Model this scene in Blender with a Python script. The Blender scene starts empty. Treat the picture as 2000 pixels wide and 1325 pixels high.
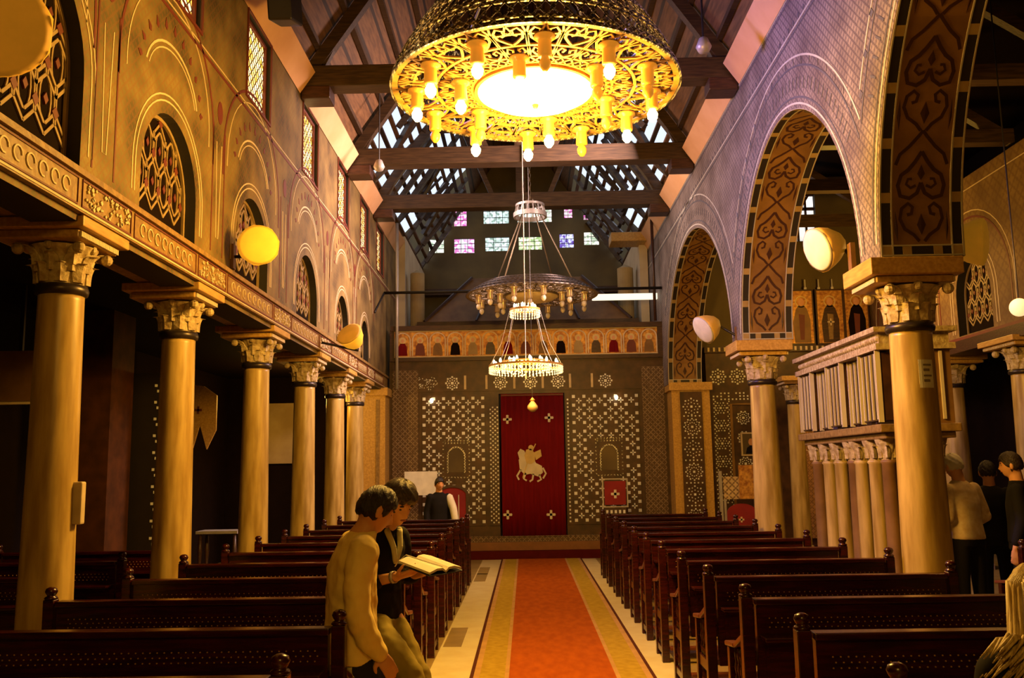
import bpy, bmesh, math, random
import numpy as np
from mathutils import Vector, Matrix
random.seed(7)
PI = math.pi
sc = bpy.context.scene
C = sc.collection

# ------------------------------------------------------------------ camera
F, VX, VY, ROLL, EYE = 1800.0, 1027.0, 918.0, 0.018, 1.7
_Y = Vector(((VX-1000)/F, -(VY-662.5)/F, -1)).normalized()
_u = Vector((-math.sin(ROLL), math.cos(ROLL), 0))
_Z = (_u - _Y*_u.dot(_Y)).normalized()
_X = _Y.cross(_Z)
cam_d = bpy.data.cameras.new('camera'); cam = bpy.data.objects.new('camera', cam_d); C.objects.link(cam)
cam_d.sensor_width = 36; cam_d.lens = F/2000*36; cam_d.clip_start = 0.05; cam_d.clip_end = 200
cam.matrix_world = Matrix.Translation((0, 0, EYE)) @ Matrix((_X, _Y, _Z)).to_4x4()
sc.camera = cam
sc.view_settings.view_transform = 'Standard'; sc.view_settings.look = 'None'
sc.view_settings.gamma = 1; sc.view_settings.use_curve_mapping = False
sc.view_settings.exposure = 0.0
sc.cycles.max_bounces = 6; sc.cycles.diffuse_bounces = 1; sc.cycles.glossy_bounces = 3
sc.cycles.sample_clamp_indirect = 4; sc.cycles.use_denoising = True
sc.cycles.caustics_reflective = False; sc.cycles.caustics_refractive = False

# ------------------------------------------------------------------ world: hazy daylight outside the roof slats
w = bpy.data.worlds.new('world'); sc.world = w; w.use_nodes = True
w.node_tree.nodes['Background'].inputs[0].default_value = (0.72, 0.82, 1.0, 1)
w.node_tree.nodes['Background'].inputs[1].default_value = 1.25

# ------------------------------------------------------------------ lights
WARM = (1.0, 0.53, 0.075)
def light(name, kind, loc, power, color, size=0.3, rot=None, size_y=None, spot=None):
    d = bpy.data.lights.new(name, kind); d.energy = power; d.color = color
    if kind == 'AREA':
        d.size = size; d.spread = math.radians(100)
        if size_y: d.shape = 'RECTANGLE'; d.size_y = size_y
    else: d.shadow_soft_size = size
    if spot: d.spot_size = spot; d.spot_blend = 0.9
    o = bpy.data.objects.new(name, d); C.objects.link(o); o.location = loc
    if rot is not None: o.rotation_euler = Vector(rot).to_track_quat('-Z', 'Y').to_euler()
    return o
light('chandelier_light', 'POINT', (0.13, 7.1, 3.95), 860, WARM, 0.4)
light('rear_fill_light', 'POINT', (0.13, -1.4, 4.3), 220, WARM, 0.4)  # added fill behind the camera; no chandelier hangs there
light('crystal_chandelier_light', 'POINT', (0.02, 14.2, 3.1), 120, (1.0, 0.52, 0.11), 0.3)
light('sanctuary_light', 'POINT', (0.0, 21.5, 6.6), 28, (1.0, 0.6, 0.2), 0.4)
# area lamps added to tint the walls, standing in for coloured daylight
light('stained_daylight_left', 'AREA', (-2.6, 9.4, 6.0), 120, (0.40, 0.30, 1.0), 0.8, (1.0, 0.0, -0.25), 0.8)
light('stained_daylight_right', 'AREA', (2.0, 13.6, 6.4), 330, (1.0, 0.66, 0.58), 1.2, (-1.0, 0.12, -0.3), 2.5)
light('stained_daylight_far', 'AREA', (-2.2, 15.0, 6.7), 110, (1.0, 0.70, 0.62), 1.2, (1.0, 0.0, -0.3), 2.5)
light('aisle_light_left', 'POINT', (-3.9, 16.3, 3.0), 70, WARM, 0.15)
light('aisle_light_right', 'POINT', (5.0, 10.0, 3.9), 75, (1.0, 0.5, 0.1), 0.2)
light('aisle_light_right_far', 'POINT', (5.6, 15.6, 4.7), 130, WARM, 0.2)

# ------------------------------------------------------------------ materials
def mat(name, base, rough=0.6, metal=0.0, var=None, vscale=6.0, bump=0.0, emit=None, estr=0.0, stretch=(1,1,1), spec=0.5, trans=0.0):
    m = bpy.data.materials.new(name); m.use_nodes = True
    n = m.node_tree; b = n.nodes['Principled BSDF']
    b.inputs['Base Color'].default_value = (*base, 1); b.inputs['Roughness'].default_value = rough
    b.inputs['Metallic'].default_value = metal; b.inputs['Specular IOR Level'].default_value = spec
    if trans: b.inputs['Transmission Weight'].default_value = trans
    if emit: b.inputs['Emission Color'].default_value = (*emit, 1); b.inputs['Emission Strength'].default_value = estr
    tc = n.nodes.new('ShaderNodeTexCoord'); mp = n.nodes.new('ShaderNodeMapping'); mp.inputs['Scale'].default_value = stretch
    n.links.new(tc.outputs['Object'], mp.inputs[0])
    nz = n.nodes.new('ShaderNodeTexNoise'); nz.inputs['Scale'].default_value = vscale; nz.inputs['Detail'].default_value = 6
    n.links.new(mp.outputs[0], nz.inputs['Vector'])
    rp = n.nodes.new('ShaderNodeValToRGB'); rp.color_ramp.elements[0].position = 0.35; rp.color_ramp.elements[1].position = 0.68
    v = var if var else tuple(x*0.8 for x in base)
    rp.color_ramp.elements[0].color = (*v, 1); rp.color_ramp.elements[1].color = (*base, 1)
    n.links.new(nz.outputs['Fac'], rp.inputs[0]); n.links.new(rp.outputs[0], b.inputs['Base Color'])
    if bump:
        bp = n.nodes.new('ShaderNodeBump'); bp.inputs['Strength'].default_value = bump; bp.inputs['Distance'].default_value = 0.02
        n.links.new(nz.outputs['Fac'], bp.inputs['Height']); n.links.new(bp.outputs[0], b.inputs['Normal'])
    m['ramp'] = rp.name; m['map'] = mp.name
    return m
def mathn(n, op, a, b=None, c=None):
    x = n.nodes.new('ShaderNodeMath'); x.operation = op
    for i, v in enumerate((a, b, c)):
        if v is None: continue
        if isinstance(v, (int, float)): x.inputs[i].default_value = v
        else: n.links.new(v, x.inputs[i])
    return x.outputs[0]
def diaper(m, ink, ax=('Y', 'Z'), k=(4.5, 4.5), amount=0.7, lo=0.55, hi=0.8):
    """small painted all-over pattern: crossed lozenges with a dot, over the plaster colour"""
    n = m.node_tree; b = n.nodes['Principled BSDF']; src = b.inputs['Base Color'].links[0].from_socket
    tc = [x for x in n.nodes if x.type == 'TEX_COORD'][0]
    sp = n.nodes.new('ShaderNodeSeparateXYZ'); n.links.new(tc.outputs['Object'], sp.inputs[0])
    u = mathn(n, 'MULTIPLY', sp.outputs[ax[0]], k[0]*PI*2); v = mathn(n, 'MULTIPLY', sp.outputs[ax[1]], k[1]*PI*2)
    a1 = mathn(n, 'ABSOLUTE', mathn(n, 'SINE', mathn(n, 'ADD', u, v))); a2 = mathn(n, 'ABSOLUTE', mathn(n, 'SINE', mathn(n, 'SUBTRACT', u, v)))
    s3 = mathn(n, 'ABSOLUTE', mathn(n, 'MULTIPLY', mathn(n, 'SINE', mathn(n, 'MULTIPLY', u, 2.0)), mathn(n, 'SINE', mathn(n, 'MULTIPLY', v, 2.0))))
    f = mathn(n, 'SUBTRACT', 1.0, mathn(n, 'MINIMUM', a1, a2)); f = mathn(n, 'MAXIMUM', f, s3)
    nz = n.nodes.new('ShaderNodeTexNoise'); nz.inputs['Scale'].default_value = 14; n.links.new(tc.outputs['Object'], nz.inputs['Vector'])
    f = mathn(n, 'MULTIPLY', f, mathn(n, 'ADD', nz.outputs['Fac'], 0.5))
    mr = n.nodes.new('ShaderNodeMapRange'); mr.inputs['From Min'].default_value = lo; mr.inputs['From Max'].default_value = hi
    n.links.new(f, mr.inputs[0]); fa = mathn(n, 'MULTIPLY', mr.outputs[0], amount)
    mx = n.nodes.new('ShaderNodeMix'); mx.data_type = 'RGBA'; n.links.new(fa, mx.inputs[0]); n.links.new(src, mx.inputs[6]); mx.inputs[7].default_value = (*ink, 1)
    n.links.new(mx.outputs[2], b.inputs['Base Color'])
    return m
def stripes(m, ink, axis='Z', k=5.0, width=0.08, amount=0.8):
    n = m.node_tree; b = n.nodes['Principled BSDF']; src = b.inputs['Base Color'].links[0].from_socket
    tc = [x for x in n.nodes if x.type == 'TEX_COORD'][0]
    sp = n.nodes.new('ShaderNodeSeparateXYZ'); n.links.new(tc.outputs['Object'], sp.inputs[0])
    fr = mathn(n, 'FRACT', mathn(n, 'ADD', mathn(n, 'MULTIPLY', sp.outputs[axis], k), 100.0)); f = mathn(n, 'MULTIPLY', mathn(n, 'LESS_THAN', fr, width), amount)
    mx = n.nodes.new('ShaderNodeMix'); mx.data_type = 'RGBA'; n.links.new(f, mx.inputs[0]); n.links.new(src, mx.inputs[6]); mx.inputs[7].default_value = (*ink, 1)
    n.links.new(mx.outputs[2], b.inputs['Base Color'])
    return m

M = {}
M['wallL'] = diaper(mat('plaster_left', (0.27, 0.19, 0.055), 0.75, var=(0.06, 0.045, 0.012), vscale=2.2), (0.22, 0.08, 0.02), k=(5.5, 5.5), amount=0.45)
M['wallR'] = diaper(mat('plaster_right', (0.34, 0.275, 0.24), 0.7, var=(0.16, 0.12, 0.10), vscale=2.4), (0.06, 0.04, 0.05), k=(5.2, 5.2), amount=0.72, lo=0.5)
M['wallO'] = diaper(mat('plaster_outer', (0.27, 0.16, 0.05), 0.75, var=(0.12, 0.06, 0.02), vscale=1.5), (0.12, 0.05, 0.02), k=(2.5, 2.5), amount=0.5)
M['plain'] = mat('plaster_plain', (0.55, 0.42, 0.22), 0.8, var=(0.4, 0.28, 0.13), vscale=2)
M['pale'] = mat('plaster_pale', (0.72, 0.62, 0.46), 0.75, var=(0.6, 0.48, 0.34), vscale=2)
M['east'] = mat('plaster_east', (0.17, 0.12, 0.045), 0.8, var=(0.10, 0.07, 0.03), vscale=1.2)
M['reveal'] = mat('window_reveal', (0.02, 0.015, 0.01), 0.8)
M['marble'] = mat('column_marble', (0.66, 0.46, 0.15), 0.35, var=(0.36, 0.22, 0.05), vscale=2.4, stretch=(5, 5, 0.7), bump=0.05)
M['stone'] = mat('carved_stone', (0.66, 0.52, 0.28), 0.6, var=(0.36, 0.24, 0.10), vscale=22, bump=0.6)
M['band'] = mat('dark_bronze', (0.05, 0.035, 0.03), 0.35, 0.5)
M['wood'] = mat('dark_wood', (0.070, 0.026, 0.014), 0.42, var=(0.030, 0.011, 0.006), vscale=8, stretch=(1, 6, 6), bump=0.1)
M['beam'] = mat('beam_wood', (0.080, 0.042, 0.018), 0.5, var=(0.035, 0.018, 0.008), vscale=6, stretch=(0.6, 6, 6), bump=0.2)
M['roofboard'] = stripes(mat('roof_board', (0.20, 0.095, 0.035), 0.6, var=(0.10, 0.045, 0.018), vscale=5, stretch=(6, 0.6, 6)), (0.02, 0.01, 0.005), 'Z', 3.6, 0.16, 0.9)
M['abacus'] = mat('abacus_wood', (0.62, 0.36, 0.09), 0.45, var=(0.45, 0.24, 0.05), vscale=6, stretch=(6, 1, 6))
M['cornice'] = mat('cornice_wood', (0.34, 0.20, 0.06), 0.5, var=(0.20, 0.11, 0.03), vscale=18, bump=0.4)
M['red'] = mat('oxide_red', (0.16, 0.03, 0.015), 0.6)
M['cream'] = mat('painted_line', (0.75, 0.58, 0.36), 0.6)
M['ochre'] = mat('lattice_ochre', (0.40, 0.27, 0.11), 0.55, var=(0.30, 0.19, 0.07))
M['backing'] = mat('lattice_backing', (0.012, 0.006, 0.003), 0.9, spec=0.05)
M['diamond'] = mat('lattice_red', (0.17, 0.035, 0.012), 0.5)
M['soffit'] = mat('soffit_ochre', (0.26, 0.13, 0.035), 0.55, var=(0.17, 0.08, 0.02), vscale=4)
M['arab'] = mat('arabesque_brown', (0.045, 0.010, 0.005), 0.5)
M['ink'] = mat('border_black', (0.018, 0.012, 0.010), 0.5)
M['line'] = mat('border_line', (0.50, 0.44, 0.36), 0.5)
M['bandR'] = mat('arch_band_line', (0.12, 0.11, 0.13), 0.55)
M['bandP'] = mat('arch_band_pale', (0.62, 0.58, 0.52), 0.55)
M['wainscot'] = mat('iconostasis_wood', (0.085, 0.034, 0.013), 0.45, var=(0.04, 0.015, 0.006), vscale=6, bump=0.1)
M['speck'] = mat('mother_of_pearl', (0.90, 0.90, 0.95), 0.25)
M['gran'] = diaper(mat('granular_inlay', (0.13, 0.065, 0.03), 0.5, var=(0.06, 0.025, 0.01), vscale=25), (0.45, 0.32, 0.2), ('X', 'Z'), (5, 5), 0.5, 0.6, 0.95)
M['gold'] = mat('gold_leaf', (0.80, 0.42, 0.08), 0.45, 0.3, var=(0.35, 0.12, 0.03), vscale=16)
M['goldm'] = mat('gilt_metal', (0.60, 0.36, 0.10), 0.5, 0.4, var=(0.42, 0.20, 0.04), vscale=10)
M['silver'] = diaper(mat('pierced_metal', (0.20, 0.18, 0.17), 0.35, 0.7, var=(0.03, 0.025, 0.02), vscale=30), (0.9, 0.88, 0.84), ('X', 'Z'), (9, 9), 0.8, 0.7, 0.8)
M['curtain'] = mat('curtain_velvet', (0.19, 0.002, 0.004), 0.85, var=(0.14, 0.001, 0.003), vscale=3, stretch=(8, 1, 0.6), spec=0.2)
M['redcloth'] = mat('red_upholstery', (0.28, 0.012, 0.015), 0.8)
M['white'] = mat('white_thread', (0.80, 0.72, 0.62), 0.7)
M['thread'] = mat('gold_thread', (0.75, 0.55, 0.22), 0.6)
M['carpet'] = mat('carpet_rust', (0.46, 0.105, 0.012), 0.95, var=(0.36, 0.075, 0.010), vscale=12, stretch=(1, 0.4, 1), bump=0.1, spec=0.05)
M['carpetY'] = mat('carpet_border_gold', (0.50, 0.33, 0.045), 0.95, var=(0.40, 0.25, 0.03), vscale=14, bump=0.1, spec=0.05)
M['carpetP'] = mat('carpet_edge_tan', (0.58, 0.33, 0.13), 0.95, spec=0.05)
M['carpetD'] = mat('carpet_binding', (0.10, 0.03, 0.02), 0.95, spec=0.05)
M['riser'] = mat('step_carpet', (0.10, 0.008, 0.008), 0.9, spec=0.1)
M['tread'] = mat('step_wood', (0.26, 0.10, 0.035), 0.4)
M['tileA'] = mat('tile_cream', (0.93, 0.80, 0.46), 0.3, var=(0.84, 0.68, 0.34), vscale=5)
M['tileB'] = mat('tile_olive', (0.40, 0.27, 0.09), 0.35, var=(0.30, 0.2, 0.06), vscale=5)
M['pew'] = mat('pew_mahogany', (0.050, 0.005, 0.004), 0.24, var=(0.018, 0.002, 0.002), vscale=7, stretch=(0.7, 6, 6), bump=0.06)
M['pewseat'] = mat('pew_seat_wood', (0.15, 0.04, 0.02), 0.3, var=(0.13, 0.035, 0.016), vscale=7, stretch=(0.7, 6, 6))
M['brassk'] = mat('polished_knob', (0.55, 0.45, 0.38), 0.15, 0.3)
M['bulb'] = mat('lit_bulb', (1, 0.9, 0.6), 0.3, emit=(1.0, 0.72, 0.28), estr=26)
M['bowl'] = mat('lit_glass_bowl', (1, 0.95, 0.8), 0.3, emit=(1.0, 0.83, 0.50), estr=6.0)
M['dullbowl'] = mat('unlit_glass_bowl', (0.62, 0.46, 0.25), 0.3)
M['tube'] = mat('amber_glass_tube', (0.90, 0.42, 0.05), 0.3, emit=(1.0, 0.40, 0.03), estr=0.35)
M['dulltube'] = mat('unlit_glass_tube', (0.50, 0.36, 0.22), 0.2, 0.3)
M['dullbulb'] = mat('unlit_bulb', (0.65, 0.55, 0.42), 0.15)
M['chain'] = mat('chain_metal', (0.25, 0.19, 0.12), 0.4, 0.6)
M['crystal'] = mat('crystal_drop', (0.9, 0.86, 0.75), 0.1, emit=(1.0, 0.72, 0.32), estr=0.8)
M['xbulb'] = mat('crystal_bulb', (1, 0.9, 0.6), 0.3, emit=(1.0, 0.78, 0.40), estr=12)
M['glassY'] = diaper(mat('lit_clerestory_glass', (0.5, 0.4, 0.2), 0.4, emit=(1.0, 0.72, 0.30), estr=0.0), (0.1, 0.06, 0.02))
M['shadeY'] = mat('yellow_lamp_shade', (0.95, 0.52, 0.06), 0.6, emit=(1.0, 0.42, 0.02), estr=0.55, spec=0.2)
M['shadeB'] = mat('ochre_lamp_shade', (0.75, 0.42, 0.10), 0.6, emit=(1.0, 0.42, 0.02), estr=0.12, spec=0.2)
M['shadeW'] = mat('white_lamp_shade', (0.85, 0.80, 0.74), 0.6)
M['iron'] = mat('black_iron', (0.03, 0.025, 0.022), 0.45, 0.4)
M['pole'] = mat('pale_pole', (0.5, 0.45, 0.42), 0.4, 0.3)
M['paper'] = mat('paper', (0.85, 0.80, 0.66), 0.7, spec=0.2)
M['text'] = mat('printed_text', (0.25, 0.2, 0.14), 0.7)
M['skin'] = mat('skin', (0.72, 0.36, 0.17), 0.5, var=(0.66, 0.30, 0.13), vscale=9, spec=0.3)
M['skinp'] = mat('skin_pale', (0.75, 0.45, 0.3), 0.55, spec=0.3)
M['hair'] = mat('black_hair', (0.018, 0.010, 0.007), 0.5, var=(0.008, 0.005, 0.004), vscale=40, stretch=(6, 1, 1), bump=0.5)
M['hairb'] = mat('dark_brown_hair', (0.045, 0.024, 0.010), 0.5, var=(0.02, 0.01, 0.005), vscale=40, stretch=(1, 6, 1), bump=0.5)
M['hairw'] = mat('white_hair', (0.75, 0.68, 0.58), 0.6)
M['blond'] = mat('blonde_hair', (0.62, 0.46, 0.17), 0.45, var=(0.34, 0.22, 0.06), vscale=10, stretch=(14, 14, 0.5), bump=0.3)
M['sweater'] = mat('cream_sweater', (0.95, 0.74, 0.26), 0.85, var=(0.85, 0.62, 0.18), vscale=9, bump=0.25, spec=0.15)
M['tshirt'] = mat('pale_undershirt', (0.66, 0.60, 0.36), 0.85, spec=0.1)
M['jeans'] = mat('dark_jeans', (0.025, 0.022, 0.022), 0.85, spec=0.15)
M['khaki'] = mat('khaki_trousers', (0.40, 0.31, 0.08), 0.85, var=(0.30, 0.23, 0.05), vscale=6, bump=0.2, spec=0.1)
M['black'] = mat('black_cloth', (0.012, 0.010, 0.010), 0.85, spec=0.15)
M['creamshirt'] = mat('cream_shirt', (0.75, 0.58, 0.34), 0.8, var=(0.6, 0.4, 0.2), vscale=16, bump=0.3)
M['lip'] = mat('lip', (0.42, 0.12, 0.07), 0.5)
M['eye'] = mat('dark_eye', (0.01, 0.008, 0.006), 0.3)

# yellow daylight behind patterned clerestory panes
def lit_glass(name, c1, c2, strength, scale=14):
    m = bpy.data.materials.new(name); m.use_nodes = True; n = m.node_tree; b = n.nodes['Principled BSDF']
    tc = n.nodes.new('ShaderNodeTexCoord'); vo = n.nodes.new('ShaderNodeTexVoronoi'); vo.inputs['Scale'].default_value = scale
    n.links.new(tc.outputs['Object'], vo.inputs['Vector'])
    rp = n.nodes.new('ShaderNodeValToRGB'); e = rp.color_ramp.elements
    e[0].position = 0.25; e[0].color = (*c1, 1); e[1].position = 0.75; e[1].color = (*c2, 1)
    n.links.new(vo.outputs['Color'], rp.inputs[0]); n.links.new(rp.outputs[0], b.inputs['Emission Color']); n.links.new(rp.outputs[0], b.inputs['Base Color'])
    b.inputs['Emission Strength'].default_value = strength; b.inputs['Roughness'].default_value = 0.3
    return m
M['glassY'] = lit_glass('lit_clerestory_glass', (0.70, 0.36, 0.04), (1.0, 0.80, 0.40), 2.6)

# ------------------------------------------------------------------ mesh helpers
def obj(name, bm, m, parent=None, smooth=False, bevel=0):
    me = bpy.data.meshes.new(name); bmesh.ops.recalc_face_normals(bm, faces=bm.faces[:]); bm.to_mesh(me); bm.free()
    for x in (m if isinstance(m, (list, tuple)) else [m]): me.materials.append(M[x] if isinstance(x, str) else x)
    if smooth:
        for p in me.polygons: p.use_smooth = True
    o = bpy.data.objects.new(name, me); C.objects.link(o)
    if parent is not None: o.parent = parent
    if bevel:
        b = o.modifiers.new('bevel', 'BEVEL'); b.width = bevel; b.segments = 2; b.limit_method = 'ANGLE'
    return o
def tag(o, label, cat, group=None):
    o['label'] = label; o['category'] = cat
    if group: o['group'] = group
    return o
def thing(name, label, cat, loc=(0, 0, 0), rz=0, group=None):
    o = bpy.data.objects.new(name, None); C.objects.link(o); o.location = loc; o.rotation_euler = (0, 0, rz); o.empty_display_size = 0.1
    return tag(o, label, cat, group)
def struct(name, bm, m, parent=None, **k):
    o = obj(name, bm, m, parent, **k); o['kind'] = 'structure'; return o
def dup(root, loc, rz=None, label=None, group=None):
    def cp(o, par):
        c = o.copy(); C.objects.link(c)
        if par is not None: c.parent = par
        for ch in o.children: cp(ch, c)
        return c
    r = cp(root, None); r.location = loc
    if rz is not None: r.rotation_euler = (0, 0, rz)
    if label: r['label'] = label
    if group: r['group'] = group
    return r
def NB(): return bmesh.new()
def box(bm, x0, x1, y0, y1, z0, z1, mi=0):
    v = [bm.verts.new(p) for p in ((x0,y0,z0),(x1,y0,z0),(x1,y1,z0),(x0,y1,z0),(x0,y0,z1),(x1,y0,z1),(x1,y1,z1),(x0,y1,z1))]
    for f in ((0,3,2,1),(4,5,6,7),(0,1,5,4),(1,2,6,5),(2,3,7,6),(3,0,4,7)):
        bm.faces.new([v[i] for i in f]).material_index = mi
    return bm
def B(*a): return box(NB(), *a)
def bar(bm, p, q, wx, wz, up=(0, 0, 1)):
    p = Vector(p); q = Vector(q); d = (q-p).normalized(); s = d.cross(Vector(up)).normalized(); t = s.cross(d)
    v = []
    for e in (p, q):
        for a, b in ((-1,-1),(1,-1),(1,1),(-1,1)): v.append(bm.verts.new(e + s*wx/2*a + t*wz/2*b))
    for f in ((0,1,2,3),(7,6,5,4),(0,4,5,1),(1,5,6,2),(2,6,7,3),(3,7,4,0)): bm.faces.new([v[i] for i in f])
    return bm
def lathe(bm, prof, seg=24, c=(0, 0, 0), flute=None):
    rings = []
    for r, z in prof:
        if r <= 1e-5: rings.append([bm.verts.new((c[0], c[1], c[2]+z))])
        else: rings.append([bm.verts.new((c[0]+r*math.cos(2*PI*i/seg), c[1]+r*math.sin(2*PI*i/seg), c[2]+z)) for i in range(seg)])
    for a, b in zip(rings, rings[1:]):
        for i in range(seg):
            j = (i+1) % seg
            if len(a) == 1 and len(b) == 1: continue
            if len(a) == 1: bm.faces.new((a[0], b[i], b[j]))
            elif len(b) == 1: bm.faces.new((a[i], a[j], b[0]))
            else: bm.faces.new((a[i], a[j], b[j], b[i]))
    for r in (rings[0], rings[-1]):
        if len(r) > 2:
            bm.faces.new(r)
    return bm
def tube(bm, pts, rad, seg=8, cap=True):
    """tapered tube; rad: list of r or (r_side, r_front)"""
    pts = [Vector(p) for p in pts]; rings = []; n0 = None
    for i, p in enumerate(pts):
        d = (pts[min(i+1, len(pts)-1)] - pts[max(i-1, 0)]).normalized()
        if n0 is None: n0 = d.orthogonal().normalized()
        n0 = (n0 - d*n0.dot(d)).normalized(); b = d.cross(n0)
        r = rad[i] if isinstance(rad, (list, tuple)) else rad
        rings.append([bm.verts.new(p + n0*r*math.cos(2*PI*k/seg) + b*r*math.sin(2*PI*k/seg)) for k in range(seg)])
    for a, b in zip(rings, rings[1:]):
        for i in range(seg): bm.faces.new((a[i], a[(i+1) % seg], b[(i+1) % seg], b[i]))
    if cap: bm.faces.new(rings[0][::-1]); bm.faces.new(rings[-1])
    return bm
def ball(bm, c, r, seg=12, rings=8, sc3=(1, 1, 1)):
    m = Matrix.Translation(c) @ Matrix.Diagonal((*sc3, 1))
    bmesh.ops.create_uvsphere(bm, u_segments=seg, v_segments=rings, radius=r, matrix=m); return bm
def ribbon(bm, pts, width, fn, h=0.006, closed=False, mi=0):
    """flat raised strip following 2-D points; fn(u,v,w) puts it on the surface"""
    n = len(pts); P = [Vector(p[:2]) for p in pts]; L = []
    for i in range(n):
        a = P[(i-1) % n] if (closed or i > 0) else P[i]; b = P[(i+1) % n] if (closed or i < n-1) else P[i]
        d = (b-a); d = d.normalized() if d.length > 1e-9 else Vector((1, 0)); q = Vector((-d.y, d.x))*width/2
        L.append([bm.verts.new(fn(*(P[i]+q), 0)), bm.verts.new(fn(*(P[i]+q), h)), bm.verts.new(fn(*(P[i]-q), h)), bm.verts.new(fn(*(P[i]-q), 0))])
    rng = range(n if closed else n-1)
    for i in rng:
        a = L[i]; b = L[(i+1) % n]
        for k in (0, 1, 2): bm.faces.new((a[k], a[k+1], b[k+1], b[k])).material_index = mi
    if not closed:
        bm.faces.new(L[0]).material_index = mi; bm.faces.new(L[-1][::-1]).material_index = mi
def patch(bm, pts, fn, h=0.006, mi=0):
    """filled flat raised shape"""
    t = [bm.verts.new(fn(p[0], p[1], h)) for p in pts]; b = [bm.verts.new(fn(p[0], p[1], 0)) for p in pts]
    bm.faces.new(t).material_index = mi; n = len(pts)
    for i in range(n): bm.faces.new((t[i], t[(i+1) % n], b[(i+1) % n], b[i])).material_index = mi
def arc(cx, cy, a, b, t0, t1, n=16):
    return [(cx + a*math.cos(t0+(t1-t0)*i/n), cy + b*math.sin(t0+(t1-t0)*i/n)) for i in range(n+1)]
def archpts(cx, z0, zs, a, b, n=20):
    """bottom right, up, over, down to bottom left"""
    return [(cx+a, z0)] + arc(cx, zs, a, b, 0, PI, n) + [(cx-a, z0)]
def slab(outline, holes, fn, t, side_mi=1, back_mi=0):
    """a wall slab with openings; fn(u,v,w)"""
    bm = NB(); loops = []
    for lp in [outline]+holes:
        vs = [bm.verts.new((p[0], p[1], 0)) for p in lp]; loops.append(vs)
        for i in range(len(vs)): bm.edges.new((vs[i], vs[(i+1) % len(vs)]))
    bmesh.ops.triangle_fill(bm, use_beauty=True, use_dissolve=False, edges=bm.edges[:])
    fr = bm.faces[:]
    mp = {}
    for v in bm.verts[:]:
        mp[v] = bm.verts.new((v.co.x, v.co.y, t))
    for f in fr: bm.faces.new([mp[v] for v in reversed(f.verts)]).material_index = back_mi
    for k, vs in enumerate(loops):
        for i in range(len(vs)):
            a, b = vs[i], vs[(i+1) % len(vs)]
            bm.faces.new((a, b, mp[b], mp[a])).material_index = side_mi
    for v in bm.verts: v.co = fn(v.co.x, v.co.y, v.co.z)
    return bm

# ------------------------------------------------------------------ floor, steps, carpet
XL, XR, WT, ZW0, ZW1 = -2.8, 2.8, 0.66, 3.30, 6.9
IY = 18.5
struct('floor', B(-9, 9, -5, 27, -0.2, 0), 'tileB')
cr = thing('aisle_carpet', 'long rust orange runner with gold borders down the middle of the nave', 'carpet', (0.27, 8, 0))
obj('pile', B(-0.44, 0.44, -11, 10.05, 0.002, 0.012), 'carpet', cr)
for s in (-1, 1):
    obj('gold_border', B(*sorted((s*0.46, s*0.70)), -11, 10.05, 0.002, 0.011), 'carpetY', cr)
    obj('edging', B(*sorted((s*0.44, s*0.475)), -11, 10.05, 0.002, 0.0125), 'carpetP', cr)
    obj('edging', B(*sorted((s*0.685, s*0.735)), -11, 10.05, 0.002, 0.0118), 'carpetP', cr)
    obj('binding', B(*sorted((s*0.735, s*0.765)), -11, 10.05, 0.002, 0.0112), 'carpetD', cr)
bm = NB()
for s in (-1, 1):
    x0, x1 = (-0.86, -0.5) if s < 0 else (1.04, 1.3)
    box(bm, x0, x1, -3, 18.05, 0.0, 0.0015)
struct('floor_marble_band', bm, 'tileA')
bm = NB()
for y in (5.2, 9.3, 14.6, 15.6):
    box(bm, -0.84, -0.66, y, y+1.1, 0.0015, 0.003)
struct('floor_inlay', bm, 'tileB')
bm = NB(); box(bm, -2.9, 7, 18.1, 18.45, 0, 0.155, 0)
struct('floor_step_lower', bm, 'riser')
struct('floor_step_upper', B(-2.9, 7, 18.28, 26, 0.155, 0.31), 'tread')

# ------------------------------------------------------------------ left wall above the colonnade
fL = lambda u, v, w: Vector((XL + w, u, v))
fLb = lambda u, v, w: Vector((XL - w, u, v))
LC = [5.95, 8.03, 10.42, 12.72, 14.8, 16.55]
LW = [(4.75, 0.85, 4.25, 0.72), (7.08, 0.57, 3.98, 0.58), (9.32, 0.56, 3.98, 0.56), (11.74, 0.56, 3.95, 0.56), (14.07, 0.46, 3.92, 0.5), (16.05, 0.38, 3.9, 0.45)]
LR = [7.2, 9.4, 11.78, 14.02, 15.96, 17.7]
holes = [archpts(c, 3.62, zs, a, b)[::-1] for c, a, zs, b in LW] + [[(c-0.42, 5.58), (c+0.42, 5.58), (c+0.42, 6.48), (c-0.42, 6.48)] for c in LR]
wl = struct('wall_left', slab([(-5, 3.3), (26, 3.3), (26, 7.0), (-5, 7.0)], holes, fLb, 0.30), ['wallL', 'reveal'])

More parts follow.
